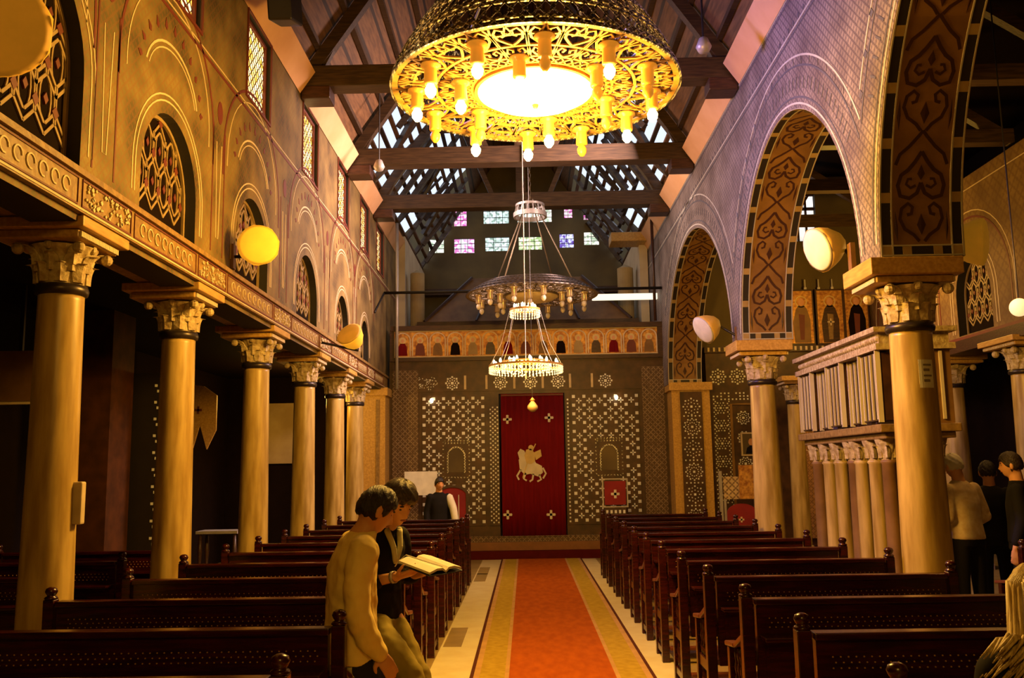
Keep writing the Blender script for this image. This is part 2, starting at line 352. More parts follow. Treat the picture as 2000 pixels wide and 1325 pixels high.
def screen(parent, c, a, zs, b, z0, depth, fn, st=1.0):
    """pierced window screen of lozenges and long ovals; fn(u,v,w) with w toward the room"""
    f2 = lambda u, v, w: fn(u, v, w-depth)
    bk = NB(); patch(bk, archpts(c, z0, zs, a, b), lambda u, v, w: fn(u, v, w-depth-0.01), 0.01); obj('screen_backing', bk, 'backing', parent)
    bm = NB(); cw = 0.235; H1, H2 = 0.36, 0.20
    def inside(u, v, m=0.03):
        if abs(u-c) > a-m: return False
        if v < zs: return v > z0+m
        return ((u-c)/(a-m))**2 + ((v-zs)/(b-m))**2 < 1
    rd = NB()
    for i in range(-6, 7):
        for j in range(0, 6):
            uc = c + i*cw; vc = z0 + 0.10 + j*(H1+H2)
            for (uu, vv, kind) in ((uc, vc, 0), (uc+cw/2, vc+(H1+H2)/2, 1)):
                ow = cw/2-0.008; hh = H1/2+0.05
                hexp = [(uu, vv+hh), (uu+ow, vv+hh*0.55), (uu+ow, vv-hh*0.55), (uu, vv-hh), (uu-ow, vv-hh*0.55), (uu-ow, vv+hh*0.55)]
                for k in range(6):
                    p, q = hexp[k], hexp[(k+1) % 6]; mid = ((p[0]+q[0])/2, (p[1]+q[1])/2)
                    if inside(*p, 0.0) and inside(*q, 0.0): ribbon(bm, [p, q], 0.022, f2, 0.012)
                if inside(uu, vv+hh*0.6) and inside(uu, vv-hh*0.6) and inside(uu-ow*.6, vv) and inside(uu+ow*.6, vv):
                    ribbon(bm, arc(uu, vv, ow*0.62, hh*0.68, 0, 2*PI, 14)[:-1], 0.014, f2, 0.010, closed=True)
                    patch(rd, [(uu, vv+0.04), (uu+0.03, vv), (uu, vv-0.04), (uu-0.03, vv)], f2, 0.014)
                if inside(uu, vv+hh+0.02) and inside(uu, vv+hh-0.04):
                    patch(rd, [(uu, vv+hh+0.045), (uu+0.042, vv+hh), (uu, vv+hh-0.045), (uu-0.042, vv+hh)], f2, 0.016)
    obj('lattice', bm, 'ochre', parent); obj('lattice_lozenges', rd, 'diamond', parent)
    fr = NB(); ribbon(fr, archpts(c, z0, zs, a-0.015, b-0.015), 0.03, f2, 0.02); obj('lattice_frame', fr, 'ochre', parent)
nwin = 0
for c, a, zs, b in LW:
    nwin += 1
    e = bpy.data.objects.new('window_%d' % nwin, None); C.objects.link(e); e['kind'] = 'structure'
    screen(e, c, a, zs, b, 3.62, 0.11, fL)
for c in LR:
    nwin += 1
    e = bpy.data.objects.new('window_%d' % nwin, None); C.objects.link(e); e['kind'] = 'structure'
    bm = NB(); box(bm, XL-0.09, XL-0.07, c-0.42, c+0.42, 5.58, 6.48); obj('pane', bm, 'glassY', e)
    bm = NB()
    for k in range(7):
        for sgn in (1, -1):
            for q in range(-3, 9):
                u0 = c-0.42+q*0.12; p = (u0, 5.58) if sgn > 0 else (u0+0.9, 5.58)
        break
    for q in range(-8, 8):
        for sgn in (1, -1):
            pts = [(c+q*0.11+sgn*t, 6.03+t) for t in (-0.44, 0.44)]
            # clip to the pane
            t0 = max(-0.44, (-0.41 - q*0.11)*sgn if sgn > 0 else -( 0.41 - q*0.11)); t1 = min(0.44, (0.41 - q*0.11)*sgn if sgn > 0 else -(-0.41 - q*0.11))
            if t1-t0 > 0.05: ribbon(bm, [(c+q*0.11+sgn*t0, 6.03+t0), (c+q*0.11+sgn*t1, 6.03+t1)], 0.008, lambda u, v, w: fL(u, v, w-0.07), 0.006)
    obj('glazing_bars', bm, 'arab', e)
    bm = NB(); ribbon(bm, [(c-0.40, 5.60), (c+0.40, 5.60), (c+0.40, 6.46), (c-0.40, 6.46)], 0.05, lambda u, v, w: fL(u, v, w-0.07), 0.03, closed=True)
    ribbon(bm, [(c-0.44, 5.56), (c+0.44, 5.56), (c+0.44, 6.50), (c-0.44, 6.50)], 0.04, fL, 0.015, closed=True)
    obj('window_frame', bm, 'red', e)

# painted bands on the left wall
bm = NB(); bd = NB()
for k, (c, a, zs, b) in enumerate(LW):
    for off in (0.10, 0.15):
        ribbon(bm, archpts(c, 3.75, zs, a+off, b+off, 24), 0.014, fL, 0.004)
    cc = c - 0.02
    # large painted arch over each window, its spandrel rosette and finials
    ribbon(bd, archpts(cc, 4.5, 4.7, 0.98, 0.95, 24), 0.03, fL, 0.004)
    ribbon(bm, archpts(cc, 4.62, 4.7, 0.86, 0.84, 24), 0.012, fL, 0.004)
    ribbon(bm, arc(cc, 4.72, 0.55, 0.42, 0.25, PI-0.25, 16), 0.02, fL, 0.004); ribbon(bm, arc(cc, 4.72, 0.50, 0.37, 0.25, PI-0.25, 16), 0.012, fL, 0.004)
    for q in range(11):
        t = PI*(q+0.5)/11; ux, vz = cc+0.64*math.cos(t), 4.74+0.53*math.sin(t)
        patch(bd, [(ux+0.05*math.cos(t), vz+0.07*math.sin(t)), (ux-0.03*math.sin(t), vz+0.03*math.cos(t)), (ux-0.03*math.cos(t), vz-0.03*math.sin(t)), (ux+0.03*math.sin(t), vz-0.03*math.cos(t))], fL, 0.004)
    if k < 5:
        m_ = (c+LW[k+1][0])/2
        ribbon(bm, [(m_-0.07, 4.75), (m_-0.03, 3.85), (m_+0.03, 3.85), (m_+0.07, 4.75)], 0.012, fL, 0.004)
        ribbon(bd, [(m_-0.16, 4.9), (m_-0.16, 3.7)], 0.02, fL, 0.004); ribbon(bd, [(m_+0.16, 4.9), (m_+0.16, 3.7)], 0.02, fL, 0.004)
        patch(bd, arc(m_, 5.05, 0.07, 0.11, 0, 2*PI, 14)[:-1], fL, 0.004)
for z in (5.42, 6.62):
    ribbon(bd, [(-4, z), (25, z)], 0.03, fL, 0.004); ribbon(bm, [(-4, z+0.05), (25, z+0.05)], 0.012, fL, 0.004)
obj('painted_line', bm, 'cream', wl); obj('painted_motif', bd, 'red', wl)

# cornice (architrave) over the left colonnade
bm = NB(); box(bm, XL-0.5, XL+0.03, -4, 18.6, 3.36, 3.58); box(bm, XL-0.5, XL+0.06, -4, 18.6, 3.575, 3.615); box(bm, XL-0.5, XL+0.045, -4, 18.6, 3.345, 3.375)
co = struct('trim_left_cornice', bm, 'cornice')
bl = NB(); bk = NB(); cv = NB()
fC = lambda u, v, w: Vector((XL+0.03+w, u, v))
ys = [3.87] + LC
for i, y in enumerate(ys):
    ribbon(bk, [(y-0.36, 3.39), (y+0.36, 3.39), (y+0.36, 3.56), (y-0.36, 3.56)], 0.014, fC, 0.008, closed=True)
    for q in range(60):
        uu, vv = y+random.uniform(-0.33, 0.33), random.uniform(3.405, 3.545); s = random.uniform(0.008, 0.02)
        patch(cv, [(uu-s, vv), (uu, vv-s), (uu+s, vv), (uu, vv+s)], fC, 0.012)
    yn = ys[i+1] if i+1 < len(ys) else 18.4
    if yn-y > 1:
        ribbon(bk, [(y+0.42, 3.39), (yn-0.42, 3.39), (yn-0.42, 3.56), (y+0.42, 3.56)], 0.012, fC, 0.008, closed=True)
        n = 8
        for q in range(n):
            uc = y+0.5+(yn-y-1.0)*(q+0.5)/n
            ribbon(cv, arc(uc, 3.475, 0.045, 0.045, 0, 5.0, 9), 0.010, fC, 0.008)
ribbon(bl, [(-4, 3.362), (18.5, 3.362)], 0.012, lambda u, v, w: Vector((XL+0.046+w, u, v)), 0.004)
obj('panel_frame', bk, 'red', co); obj('carved_motif', cv, 'cream', co); obj('painted_edge', bl, 'cream', co)

# ------------------------------------------------------------------ right wall: tall arches
fR = lambda u, v, w: Vector((XR - w, u, v))
fRb = lambda u, v, w: Vector((XR + w, u, v))
ARCH = [(0.0, 1.7, 4.6-0.0, 2.46, 2.6), ]
arches = [(4.62, 2.46, 2.62), (9.62, 2.12, 2.10), (15.10, 2.82, 2.28)]
def arch_shape(c, a, b, off=0.0, n=36, z0=ZW0):
    out = []
    for i in range(n+1):
        t = PI*i/n; x = math.cos(t); z = math.sin(t)
        out.append((c - (a+off)*x*(abs(x)**0.05), z0 + (b+off)*z*(1.0+0.0*z)))
    return out
outline = [(-5, ZW0)]
for c, a, b in arches: outline += arch_shape(c, a, b)
outline += [(26, ZW0), (26, 7.0), (-5, 7.0)]
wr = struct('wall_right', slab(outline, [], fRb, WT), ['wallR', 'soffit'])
# soffit decoration: s along the arc from the far springing upward, t across the thickness
def soffit_map(c, a, b):
    pts = [Vector((u, v)) for u, v in arch_shape(c, a, b, n=120)][::-1]   # from far side up and over
    L = [0.0]
    for p, q in zip(pts, pts[1:]): L.append(L[-1] + (q-p).length)
    cen = Vector((c, ZW0))
    def fn(t, s, w):
        s = max(0.0, min(L[-1]-1e-4, s)); i = int(np.searchsorted(L, s, side='right'))-1; i = max(0, min(len(pts)-2, i))
        k = (s-L[i])/max(1e-9, L[i+1]-L[i]); p = pts[i].lerp(pts[i+1], k); nn = (cen + Vector((0, 0.3)) - p).normalized()
        p = p + nn*w
        return Vector((XR + WT/2 + t, p.x, p.y))
    return fn, L[-1]
for c, a, b in arches:
    fn, L = soffit_map(c, a, b); N = 60
    ik = NB(); ln = NB(); ab = NB(); sq = NB()
    ss = [L*i/N for i in range(N+1)]
    for s_ in (-1, 1):
        ribbon(ik, [(s_*0.275, s) for s in ss], 0.085, fn, 0.004)
        for t in (0.232, 0.318): ribbon(ln, [(s_*t, s) for s in ss], 0.012, fn, 0.007)
    ribbon(ik, [(-0.31, 0.045), (0.31, 0.045)], 0.075, fn, 0.004)
    for v_ in (0.01, 0.088): ribbon(ln, [(-0.31, v_), (0.31, v_)], 0.012, fn, 0.007)
    s = 0.045
    while s < L-0.05:
        for s_ in (-1, 1): patch(sq, [(s_*0.275-0.035, s-0.04), (s_*0.275+0.035, s-0.04), (s_*0.275+0.035, s+0.04), (s_*0.275-0.035, s+0.04)], fn, 0.006)
        s += 0.42
    for t in (-0.12, 0.12): patch(sq, [(t-0.035, 0.012), (t+0.035, 0.012), (t+0.035, 0.085), (t-0.035, 0.085)], fn, 0.006)
    # arabesque of lyre scrolls and hearts
    s = 0.12; per = 0.86
    while s + per < L:
        for s_ in (-1, 1):
            P_ = lambda l: [(s_*x, s+y) for x, y in l]
            ribbon(ab, P_([(0.02, 0.0), (0.06, 0.05), (0.13, 0.10), (0.165, 0.18), (0.15, 0.26), (0.10, 0.30), (0.065, 0.27), (0.075, 0.22), (0.11, 0.21)]), 0.026, fn, 0.004)
            ribbon(ab, P_([(0.0, 0.46), (0.03, 0.38), (0.09, 0.34), (0.16, 0.36), (0.18, 0.44), (0.155, 0.52), (0.10, 0.56), (0.05, 0.62), (0.0, 0.70)]), 0.030, fn, 0.004)
            ribbon(ab, P_([(0.04, 0.44), (0.08, 0.42), (0.115, 0.45), (0.10, 0.49), (0.07, 0.49)]), 0.022, fn, 0.004)
            ribbon(ab, P_([(0.20, 0.60), (0.17, 0.68), (0.10, 0.74), (0.03, 0.82), (0.0, 0.86)]), 0.026, fn, 0.004)
            patch(ab, P_([(0.19, 0.0), (0.21, 0.1), (0.20, 0.24), (0.185, 0.12)]), fn, 0.004)
        patch(ab, [(0, s+0.05), (0.035, s+0.13), (0, s+0.22), (-0.035, s+0.13)], fn, 0.005)
        patch(ab, [(0, s+0.48), (0.03, s+0.53), (0, s+0.60), (-0.03, s+0.53)], fn, 0.005)
        s += per
    obj('soffit_border', ik, 'ink', wr); obj('soffit_line', ln, 'line', wr); obj('soffit_arabesque', ab, 'arab', wr); obj('soffit_square', sq, 'ochre', wr)
# painted bands around the arches
bm = NB(); bp = NB()
LIM = [(-9, 7.29), (7.29, 12.0), (12.0, 17.9)]
for k, (c, a, b) in enumerate(arches):
    lo, hi = LIM[k]
    for off, wd in ((0.05, 0.02), (0.11, 0.02), (0.42, 0.02), (0.52, 0.02)):
        ribbon(bm if off in (0.11, 0.42) else bp, [p for p in arch_shape(c, a, b, off, 72)[1:-1] if lo < p[0] < hi], wd, fR, 0.004)
    for q in range(1, 60):
        t = PI*q/60; x = -math.cos(t); z = math.sin(t)
        d = 0.30
        if not lo < c+(a+0.5)*x < hi: continue
        ribbon(bm, [(c+(a+0.18)*x, ZW0+(b+0.18)*z), (c+(a+d)*x, ZW0+(b+d)*z)], 0.02, fR, 0.004)
        if q % 2: patch(bm, [(c+(a+0.44)*x-0.02, ZW0+(b+0.44)*z), (c+(a+0.47)*x, ZW0+(b+0.44)*z-0.03), (c+(a+0.50)*x+0.02, ZW0+(b+0.47)*z), (c+(a+0.47)*x, ZW0+(b+0.50)*z+0.02)], fR, 0.004)
for z in (6.05, 6.45):
    ribbon(bm, [(-4, z), (25, z)], 0.02, fR, 0.004); ribbon(bp, [(-4, z+0.05), (25, z+0.05)], 0.02, fR, 0.004)
    for q in range(150): patch(bm, [(q*0.17-1.03, z+0.1), (q*0.17-1.0, z+0.07), (q*0.17-0.97, z+0.1), (q*0.17-1.0, z+0.13)], fR, 0.004)
obj('painted_dark_band', bm, 'bandR', wr); obj('painted_pale_band', bp, 'bandP', wr)

# ------------------------------------------------------------------ columns
def leaf(bm, base, out, up, wd, h, curl):
    """an acanthus leaf curling outward"""
    side = out.cross(up).normalized(); rows = []
    for i in range(6):
        k = i/5; ww = wd*(1-0.55*k)*(0.75+0.5*math.sin(PI*k)); o = 0.02+curl*k**2.2; z = h*(math.sin(k*PI*0.58)/math.sin(PI*0.58 if False else PI*0.5))
        c_ = base + out*o + up*z
        rows.append([bm.verts.new(c_ - side*ww/2 - out*0.012), bm.verts.new(c_ + out*0.014), bm.verts.new(c_ + side*ww/2 - out*0.012)])
    bk = [[bm.verts.new(v.co - out*0.02) for v in r] for r in rows]
    for i in range(5):
        for j in range(2):
            bm.faces.new((rows[i][j], rows[i][j+1], rows[i+1][j+1], rows[i+1][j])); bm.faces.new((bk[i][j], bk[i+1][j], bk[i+1][j+1], bk[i][j+1]))
        bm.faces.new((rows[i][0], rows[i+1][0], bk[i+1][0], bk[i][0])); bm.faces.new((rows[i][2], bk[i][2], bk[i+1][2], rows[i+1][2]))
    bm.faces.new((rows[5][0], rows[5][1], rows[5][2], bk[5][2], bk[5][1], bk[5][0])); bm.faces.new((rows[0][0], bk[0][0], bk[0][1], bk[0][2], rows[0][2], rows[0][1]))
def column(label, loc, r=0.155, zcap=2.84, ztop=3.22, group=None, ab=None, cat='column'):
    t = thing('marble_column', label, cat, loc, 0, group)
    H = zcap
    obj('shaft', lathe(NB(), [(r*1.08, 0.24), (r*1.10, 0.28), (r*1.08, 0.9), (r*1.0, 1.8), (r*0.93, H-0.10), (r*0.93, H-0.06)], 32), 'marble', t, True)
    obj('base', lathe(box(NB(), -r*1.55, r*1.55, -r*1.55, r*1.55, 0, 0.10), [(r*1.5, 0.10), (r*1.55, 0.14), (r*1.45, 0.18), (r*1.25, 0.20), (r*1.3, 0.24), (r*1.1, 0.26)], 28), 'stone', t)
    obj('neck_band', lathe(NB(), [(r*0.93, H-0.07), (r*1.06, H-0.06), (r*1.1, H-0.03), (r*1.04, H), (r*0.9, H)], 28), 'band', t, True)
    h = ztop-H; bm = lathe(NB(), [(r*0.95, H), (r*0.98, H+h*0.3), (r*1.08, H+h*0.65), (r*1.4, H+h*0.92), (r*1.4, H+h*0.93)], 24)
    for i in range(8):
        a = 2*PI*(i+0.5)/8; d = Vector((math.cos(a), math.sin(a), 0)); leaf(bm, d*r*0.92+Vector((0, 0, H+0.01)), d, Vector((0, 0, 1)), r*0.72, h*0.46, 0.05)
        a = 2*PI*i/8; d = Vector((math.cos(a), math.sin(a), 0)); leaf(bm, d*r*0.95+Vector((0, 0, H+h*0.3)), d, Vector((0, 0, 1)), r*0.7, h*0.42, 0.06)
    for i in range(4):   # corner volutes
        a = PI/4+i*PI/2; d = Vector((math.cos(a), math.sin(a), 0)); leaf(bm, d*r*1.05+Vector((0, 0, H+h*0.45)), d, Vector((0, 0, 1)), r*0.55, h*0.46, r*0.95)
        p = d*r*1.85+Vector((0, 0, H+h*0.80)); ball(bm, p, r*0.26, 10, 6)
        a2 = i*PI/2; q = Vector((math.cos(a2), math.sin(a2), 0))*r*1.25+Vector((0, 0, H+h*0.9)); ball(bm, q, r*0.22, 8, 6)
    obj('capital', bm, 'stone', t)
    bm = NB()
    x0, x1, y0, y1 = ab
    box(bm, x0+0.06, x1-0.06, y0+0.06, y1-0.06, ztop-0.005, ztop+0.05); box(bm, x0, x1, y0, y1, ztop+0.05, 3.34 if 3.15 < ztop < 3.3 else (3.296 if ztop < 3.15 else ztop+0.13))
    obj('abacus', bm, 'abacus', t, bevel=0.008)
    bm = NB()
    for q in range(26):   # dentil edge on the aisle-facing side
        for s_ in (x0+0.055, x1-0.055):
            y = y0+0.08+(y1-y0-0.16)*q/25; box(bm, s_-0.012, s_+0.012, y-0.008, y+0.008, ztop+0.0, ztop+0.035)
    obj('dentil_edge', bm, 'cream', t)
    return t
names = ['nearest the camera on the left, half behind the pews', 'second of the left colonnade, at the small bright niche', 'third of the left colonnade', 'fourth of the left colonnade', 'fifth of the left colonnade', 'last free column of the left colonnade beside the orange pier']
for y, nm in zip(LC, names):
    column('tall ochre marble column, ' + nm, (-3.05, y, 0), 0.152, 2.95, 3.22, 'columns of the left arcade', (-0.38, 0.29, -0.34, 0.34))
column('thick marble column with a paper notice, under the largest right arches', (3.09, 7.33, 0), 0.172, 2.80, 3.11, 'columns of the right arcade', (-0.38, 0.34, -0.28, 0.36))
column('marble column in the right arcade, left of the marble pulpit', (3.09, 11.97, 0), 0.172, 2.80, 3.11, 'columns of the right arcade', (-0.38, 0.34, -0.28, 0.36))
column('slimmer marble column far back in the right aisle, left of the pulpit', (5.05, 17.3, 0), 0.15, 2.9, 3.2, 'columns of the right aisle', (-0.3, 0.3, -0.3, 0.3))
tgo = column('orange-lit column of the outer right arcade, cut by the frame edge', (7.15, 13.2, 0), 0.2, 3.0, 3.32, 'columns of the outer right arcade', (-0.4, 0.4, -0.5, 0.5))
column('orange-lit column of the outer right arcade, above the white-haired person', (7.15, 15.5, 0), 0.2, 3.0, 3.32, 'columns of the outer right arcade', (-0.4, 0.4, -0.5, 0.5))

# piers beside the altar screen
for s_, x0, x1 in ((-1, -3.45, -2.72), (1, 2.86, 3.60)):
    bm = NB(); box(bm, x0, x1, 17.95, 18.5, 0, 3.22); box(bm, x0-0.05, x1+0.05, 17.9, 18.5, 3.18, 3.335); box(bm, x0-0.03, x1+0.03, 17.92, 18.5, 0, 0.35)
    p = struct('wall_pier_' + ('left' if s_ < 0 else 'right'), bm, 'abacus')
    if s_ < 0:
        bm = NB()
        for z in (2.75, 2.68, 2.62): box(bm, -3.45, -3.2, 17.94, 17.95, z, z+0.025)
        obj('pier_moulding', bm, 'ink', p)
        bm = NB(); box(bm, x0+0.55, x0+0.62, 17.935, 17.95, 0.4, 3.1); obj('pier_groove', bm, 'cornice', p)
bm = NB(); box(bm, 3.02, 3.44, 17.92, 17.95, 0.32, 3.15)
pp = thing('inlaid_pier_panel', 'tall narrow dark panel with star-shaped pearl inlay, on the pier right of the altar screen', 'panel')
obj('board', bm, 'wainscot', pp)
bm = NB()
fI = lambda y: (lambda u, v, w: Vector((u, y-w, v)))
def dot(bm, u, v, s, fn, h=0.005): patch(bm, [(u-s, v-s), (u+s, v-s), (u+s, v+s), (u-s, v+s)], fn, h)
def cross(bm, u, v, s, fn, t=0.3, h=0.005):
    dotr = lambda a, b, c, d: patch(bm, [(a, c), (b, c), (b, d), (a, d)], fn, h)
    dotr(u-s*t, u+s*t, v-s, v+s); dotr(u-s, u+s, v-s*t, v+s*t)
def star(bm, u, v, R, fn, n=8, s=0.02):
    dot(bm, u, v, s*1.5, fn)
    for i in range(n):
        a = 2*PI*i/n
        for rr in (0.5, 0.95): dot(bm, u+R*rr*math.cos(a), v+R*rr*math.sin(a), s*(1 if rr > .6 else .7), fn)
        a += PI/n; dot(bm, u+R*0.8*math.cos(a), v+R*0.8*math.sin(a), s*0.7, fn)
f_ = fI(17.92)
for z in (0.75, 1.18, 1.61, 2.04, 2.47, 2.86):
    star(bm, 3.23, z, 0.165, f_, 12 if z in (0.75, 1.61, 2.47) else 8, 0.014)
for z in (0.5, 0.97, 1.4, 1.83, 2.26, 2.68):
    for u in (3.08, 3.16, 3.23, 3.30, 3.38): dot(bm, u, z, 0.013, f_)
obj('pearl_inlay', bm, 'speck', pp)

# ------------------------------------------------------------------ altar screen (iconostasis)
ic = thing('altar_screen', 'tall dark wooden altar screen with pearl inlay and a row of icons', 'altar screen')
bm = NB(); box(bm, -2.72, -0.52, IY, IY+0.15, 0.31, 4.5); box(bm, 0.80, 2.86, IY, IY+0.15, 0.31, 4.5); box(bm, -0.52, 0.80, IY, IY+0.15, 3.22, 4.5)
obj('screen_wall', bm, 'wainscot', ic)
bm = NB(); box(bm, -2.68, 2.80, IY-0.10, IY+0.2, 4.52, 4.62); box(bm, -2.68, 2.80, IY-0.06, IY, 3.90, 3.98); box(bm, -2.7, -2.62, IY-0.08, IY, 3.9, 4.55); box(bm, 2.70, 2.80, IY-0.08, IY, 3.9, 4.55)
obj('icon_row_frame', bm, 'wood', ic)
bm = NB(); box(bm, -2.62, 2.70, IY-0.03, IY, 3.975, 4.52); obj('icon_row_ground', bm, 'gold', ic)
bm = NB(); box(bm, -2.62, 2.7, IY-0.05, IY-0.02, 3.975, 4.0); box(bm, -2.62, 2.7, IY-0.05, IY-0.02, 4.5, 4.525); obj('icon_row_moulding', bm, 'cream', ic)
n = 15; robes = ['red', 'curtain', 'wood', 'ochre', 'backing', 'soffit']
fic = fI(IY-0.03)
for i in range(n):
    u = -2.45 + 4.98*i/(n-1)
    bm = NB(); patch(bm, archpts(u, 4.01, 4.33, 0.155, 0.15, 12), fic, 0.006)
    p = obj('icon_panel', bm, 'gold', ic)
    bm = NB(); ribbon(bm, archpts(u, 4.01, 4.33, 0.155, 0.15, 12), 0.022, fic, 0.02); obj('icon_arch', bm, 'cream', p)
    bm = NB()
    sz = 1.0 if i not in (7,) else 1.1
    if i == 7: box(bm, u-0.1, u+0.1, IY-0.045, IY-0.036, 4.03, 4.16)
    patch(bm, [(u-0.10, 4.02), (u+0.10, 4.02), (u+0.085, 4.20), (u+0.045, 4.27), (u-0.045, 4.27), (u-0.085, 4.20)], fI(IY-0.036), 0.004)
    obj('robe', bm, robes[(i*5+1) % 6], p)
    bm = NB(); patch(bm, arc(u, 4.33, 0.07, 0.07, 0, 2*PI, 12)[:-1], fI(IY-0.036), 0.003); obj('halo', bm, 'thread', p)
    bm = NB(); patch(bm, arc(u, 4.32, 0.033, 0.042, 0, 2*PI, 12)[:-1], fI(IY-0.039), 0.004); obj('face', bm, 'skin', p)
# frieze of stars and upright pale slips
fw = fI(IY-0.02)
bm = NB(); box(bm, -2.6, 2.7, IY-0.02, IY, 3.28, 3.62); obj('frieze_board', bm, 'wainscot', ic)
bm = NB()
for u in (-1.45, -0.48, 0.12, 0.68, 1.63): star(bm, u, 3.45, 0.13, fw, 8, 0.018)
for u in (-2.02, -1.86):
    for q in range(30): dot(bm, u+random.uniform(-0.12, 0.12), 3.45+random.uniform(-0.13, 0.13), 0.008, fw)
obj('frieze_star_inlay', bm, 'speck', ic)
bm = NB()
for u in (-1.19, -0.76, -0.20, 0.37, 0.92, 1.36): box(bm, u-0.022, u+0.022, IY-0.035, IY-0.02, 3.32, 3.60)
obj('frieze_ivory_slips', bm, 'cream', ic)
# inlaid main panels
for (u0, u1, nm) in ((-2.02, -0.84, 0), (0.98, 2.24, 1)):
    bm = NB(); box(bm, u0-0.04, u1+0.04, IY-0.02, IY, 0.62, 3.22); pn = obj('inlaid_panel', bm, 'wainscot', ic)
    bm = NB(); nx = 7; dx = (u1-u0)/(nx-1); nz = 15; dz = 2.44/(nz-1)
    uc, zc = ((-1.38, 1.93) if nm == 0 else (1.66, 1.93))
    for j in range(nz):
        for i in range(nx):
            u = u0+i*dx; z = 3.14-j*dz
            if abs(u-uc) < 0.30 and abs(z-zc) < 0.40: continue
            dot(bm, u, z, 0.030, fw)
    for j in range(nz-1):
        for i in range(nx-1):
            u = u0+(i+.5)*dx; z = 3.14-(j+.5)*dz
            if abs(u-uc) < 0.32 and abs(z-zc) < 0.42: continue
            if (i + 2*(j//2) + (j % 2)*2) % 3 != 1 or j % 2 == 0: cross(bm, u, z, 0.055, fw, 0.22)
    obj('pearl_inlay', bm, 'speck', pn)
    # small shuttered window with inlaid surround
    bm = NB(); patch(bm, archpts(uc, zc-0.26, zc+0.05, 0.15, 0.17, 12), fw, 0.006)
    sw = obj('confession_window', bm, 'east', ic)
    bm = NB(); ribbon(bm, archpts(uc, zc-0.27, zc+0.05, 0.17, 0.19, 12), 0.03, fw, 0.015)
    for q in range(10):
        for u in (uc-0.26, uc+0.26): dot(bm, u, zc-0.33+q*0.075, 0.012, fw)
    for q in range(8):
        for z in (zc-0.36, zc+0.37, zc+0.32): dot(bm, uc-0.22+q*0.063, z, 0.014, fw)
    obj('window_surround', bm, 'silver', sw)
# thin beaded strips beside the curtain and granular side panels
for (u0, u1) in ((-0.72, -0.52), (0.82, 0.90)):
    bm = NB(); box(bm, u0, u1, IY-0.03, IY, 0.62, 3.05 if u0 < 0 else 3.2); st = obj('bead_strip', bm, 'wainscot', ic)
    bm = NB(); z = 0.68
    k = 0
    while z < (2.98 if u0 < 0 else 3.15):
        if u0 < 0:
            for i in range(4):
                if (i+k) % 2: dot(bm, u0+0.03+i*0.047, z, 0.014, fI(IY-0.03))
            z += 0.042
        else: dot(bm, (u0+u1)/2, z, 0.016, fI(IY-0.03)); z += 0.075
        k += 1
    obj('pearl_beads', bm, 'speck', st)
for (u0, u1) in ((-2.66, -2.14), (2.36, 2.80)):
    obj('granular_side_panel', B(u0, u1, IY-0.025, IY, 0.6, 3.72), 'gran', ic)
obj('base_plinth', B(-2.72, 2.86, IY-0.12, IY+0.1, 0.30, 0.42), 'gran', ic)
for u in (-1.86, 1.83):
    lp = thing('oil_lamp', 'tiny glowing oil lamp on the altar screen, ' + ('left' if u < 0 else 'right') + ' of the red curtain', 'lamp', (u, IY-0.10, 3.10), 0, 'oil lamps on the altar screen')
    obj('glass', ball(NB(), (0, 0, 0), 0.035, 10, 8, (1, 1, 1.4)), 'xbulb', lp, True); obj('bracket', bar(NB(), (0, 0.0, 0.05), (0, 0.07, 0.08), 0.012, 0.012), 'chain', lp)

# red curtain with crosses and a rider
ct = thing('altar_curtain', 'tall red velvet curtain with white crosses closing the altar doorway', 'curtain', (0.15, IY-0.07, 0.38))
bm = NB(); nx, nz = 60, 2; g = []
for i in range(nx+1):
    u = -0.625+1.25*i/nx; g.append([bm.verts.new((u, 0.010*math.sin(i*1.05)+0.004*math.sin(i*2.3), z)) for z in (0, 0.9, 1.9, 2.83)])
for i in range(nx):
    for j in range(3): bm.faces.new((g[i][j], g[i+1][j], g[i+1][j+1], g[i][j+1]))
o = obj('cloth', bm, 'curtain', ct, True); sd = o.modifiers.new('solid', 'SOLIDIFY'); sd.thickness = 0.006
fcu = lambda u, v, w: Vector((u, -0.018-w, v))
for u, v in ((-0.5, 2.32), (0.33, 2.34), (-0.52, 0.45), (0.33, 0.44)):
    bm = NB(); cross(bm, u, v, 0.085, fcu, 0.28); 
    for a, b in ((0, 1), (1, 0), (0, -1), (-1, 0)): patch(bm, arc(u+a*0.065, v+b*0.065, 0.026, 0.026, 0, 2*PI, 8)[:-1], fcu, 0.006)
    obj('embroidered_cross', bm, 'white', ct)
S = 0.0095
rp_ = lambda l: [((x-1035)*S-0.05, (915-y)*S+1.42) for x, y in l]
bm = NB()
patch(bm, rp_([(1012, 925), (1010, 905), (1018, 893), (1030, 892), (1040, 900), (1046, 912), (1058, 918), (1060, 932), (1050, 940), (1034, 934), (1022, 936)]), fcu, 0.004)
patch(bm, rp_([(1012, 905), (1008, 890), (1014, 882), (1022, 886), (1026, 896)]), fcu, 0.006)
for l in ([(1014, 925), (1006, 938), (1010, 946)], [(1024, 932), (1020, 944), (1026, 948)], [(1052, 936), (1056, 946), (1048, 950)], [(1040, 934), (1038, 946), (1032, 950)], [(1060, 922), (1066, 934), (1060, 944)]):
    ribbon(bm, rp_(l), 0.035, fcu, 0.004)
em = obj('embroidered_horse', bm, 'white', ct)
bm = NB(); patch(bm, rp_([(1026, 912), (1022, 896), (1026, 884), (1036, 882), (1044, 892), (1044, 908), (1036, 914)]), fcu, 0.009)
patch(bm, arc(*rp_([(1036, 880)])[0], 0.055, 0.055, 0, 2*PI, 10)[:-1], fcu, 0.009)
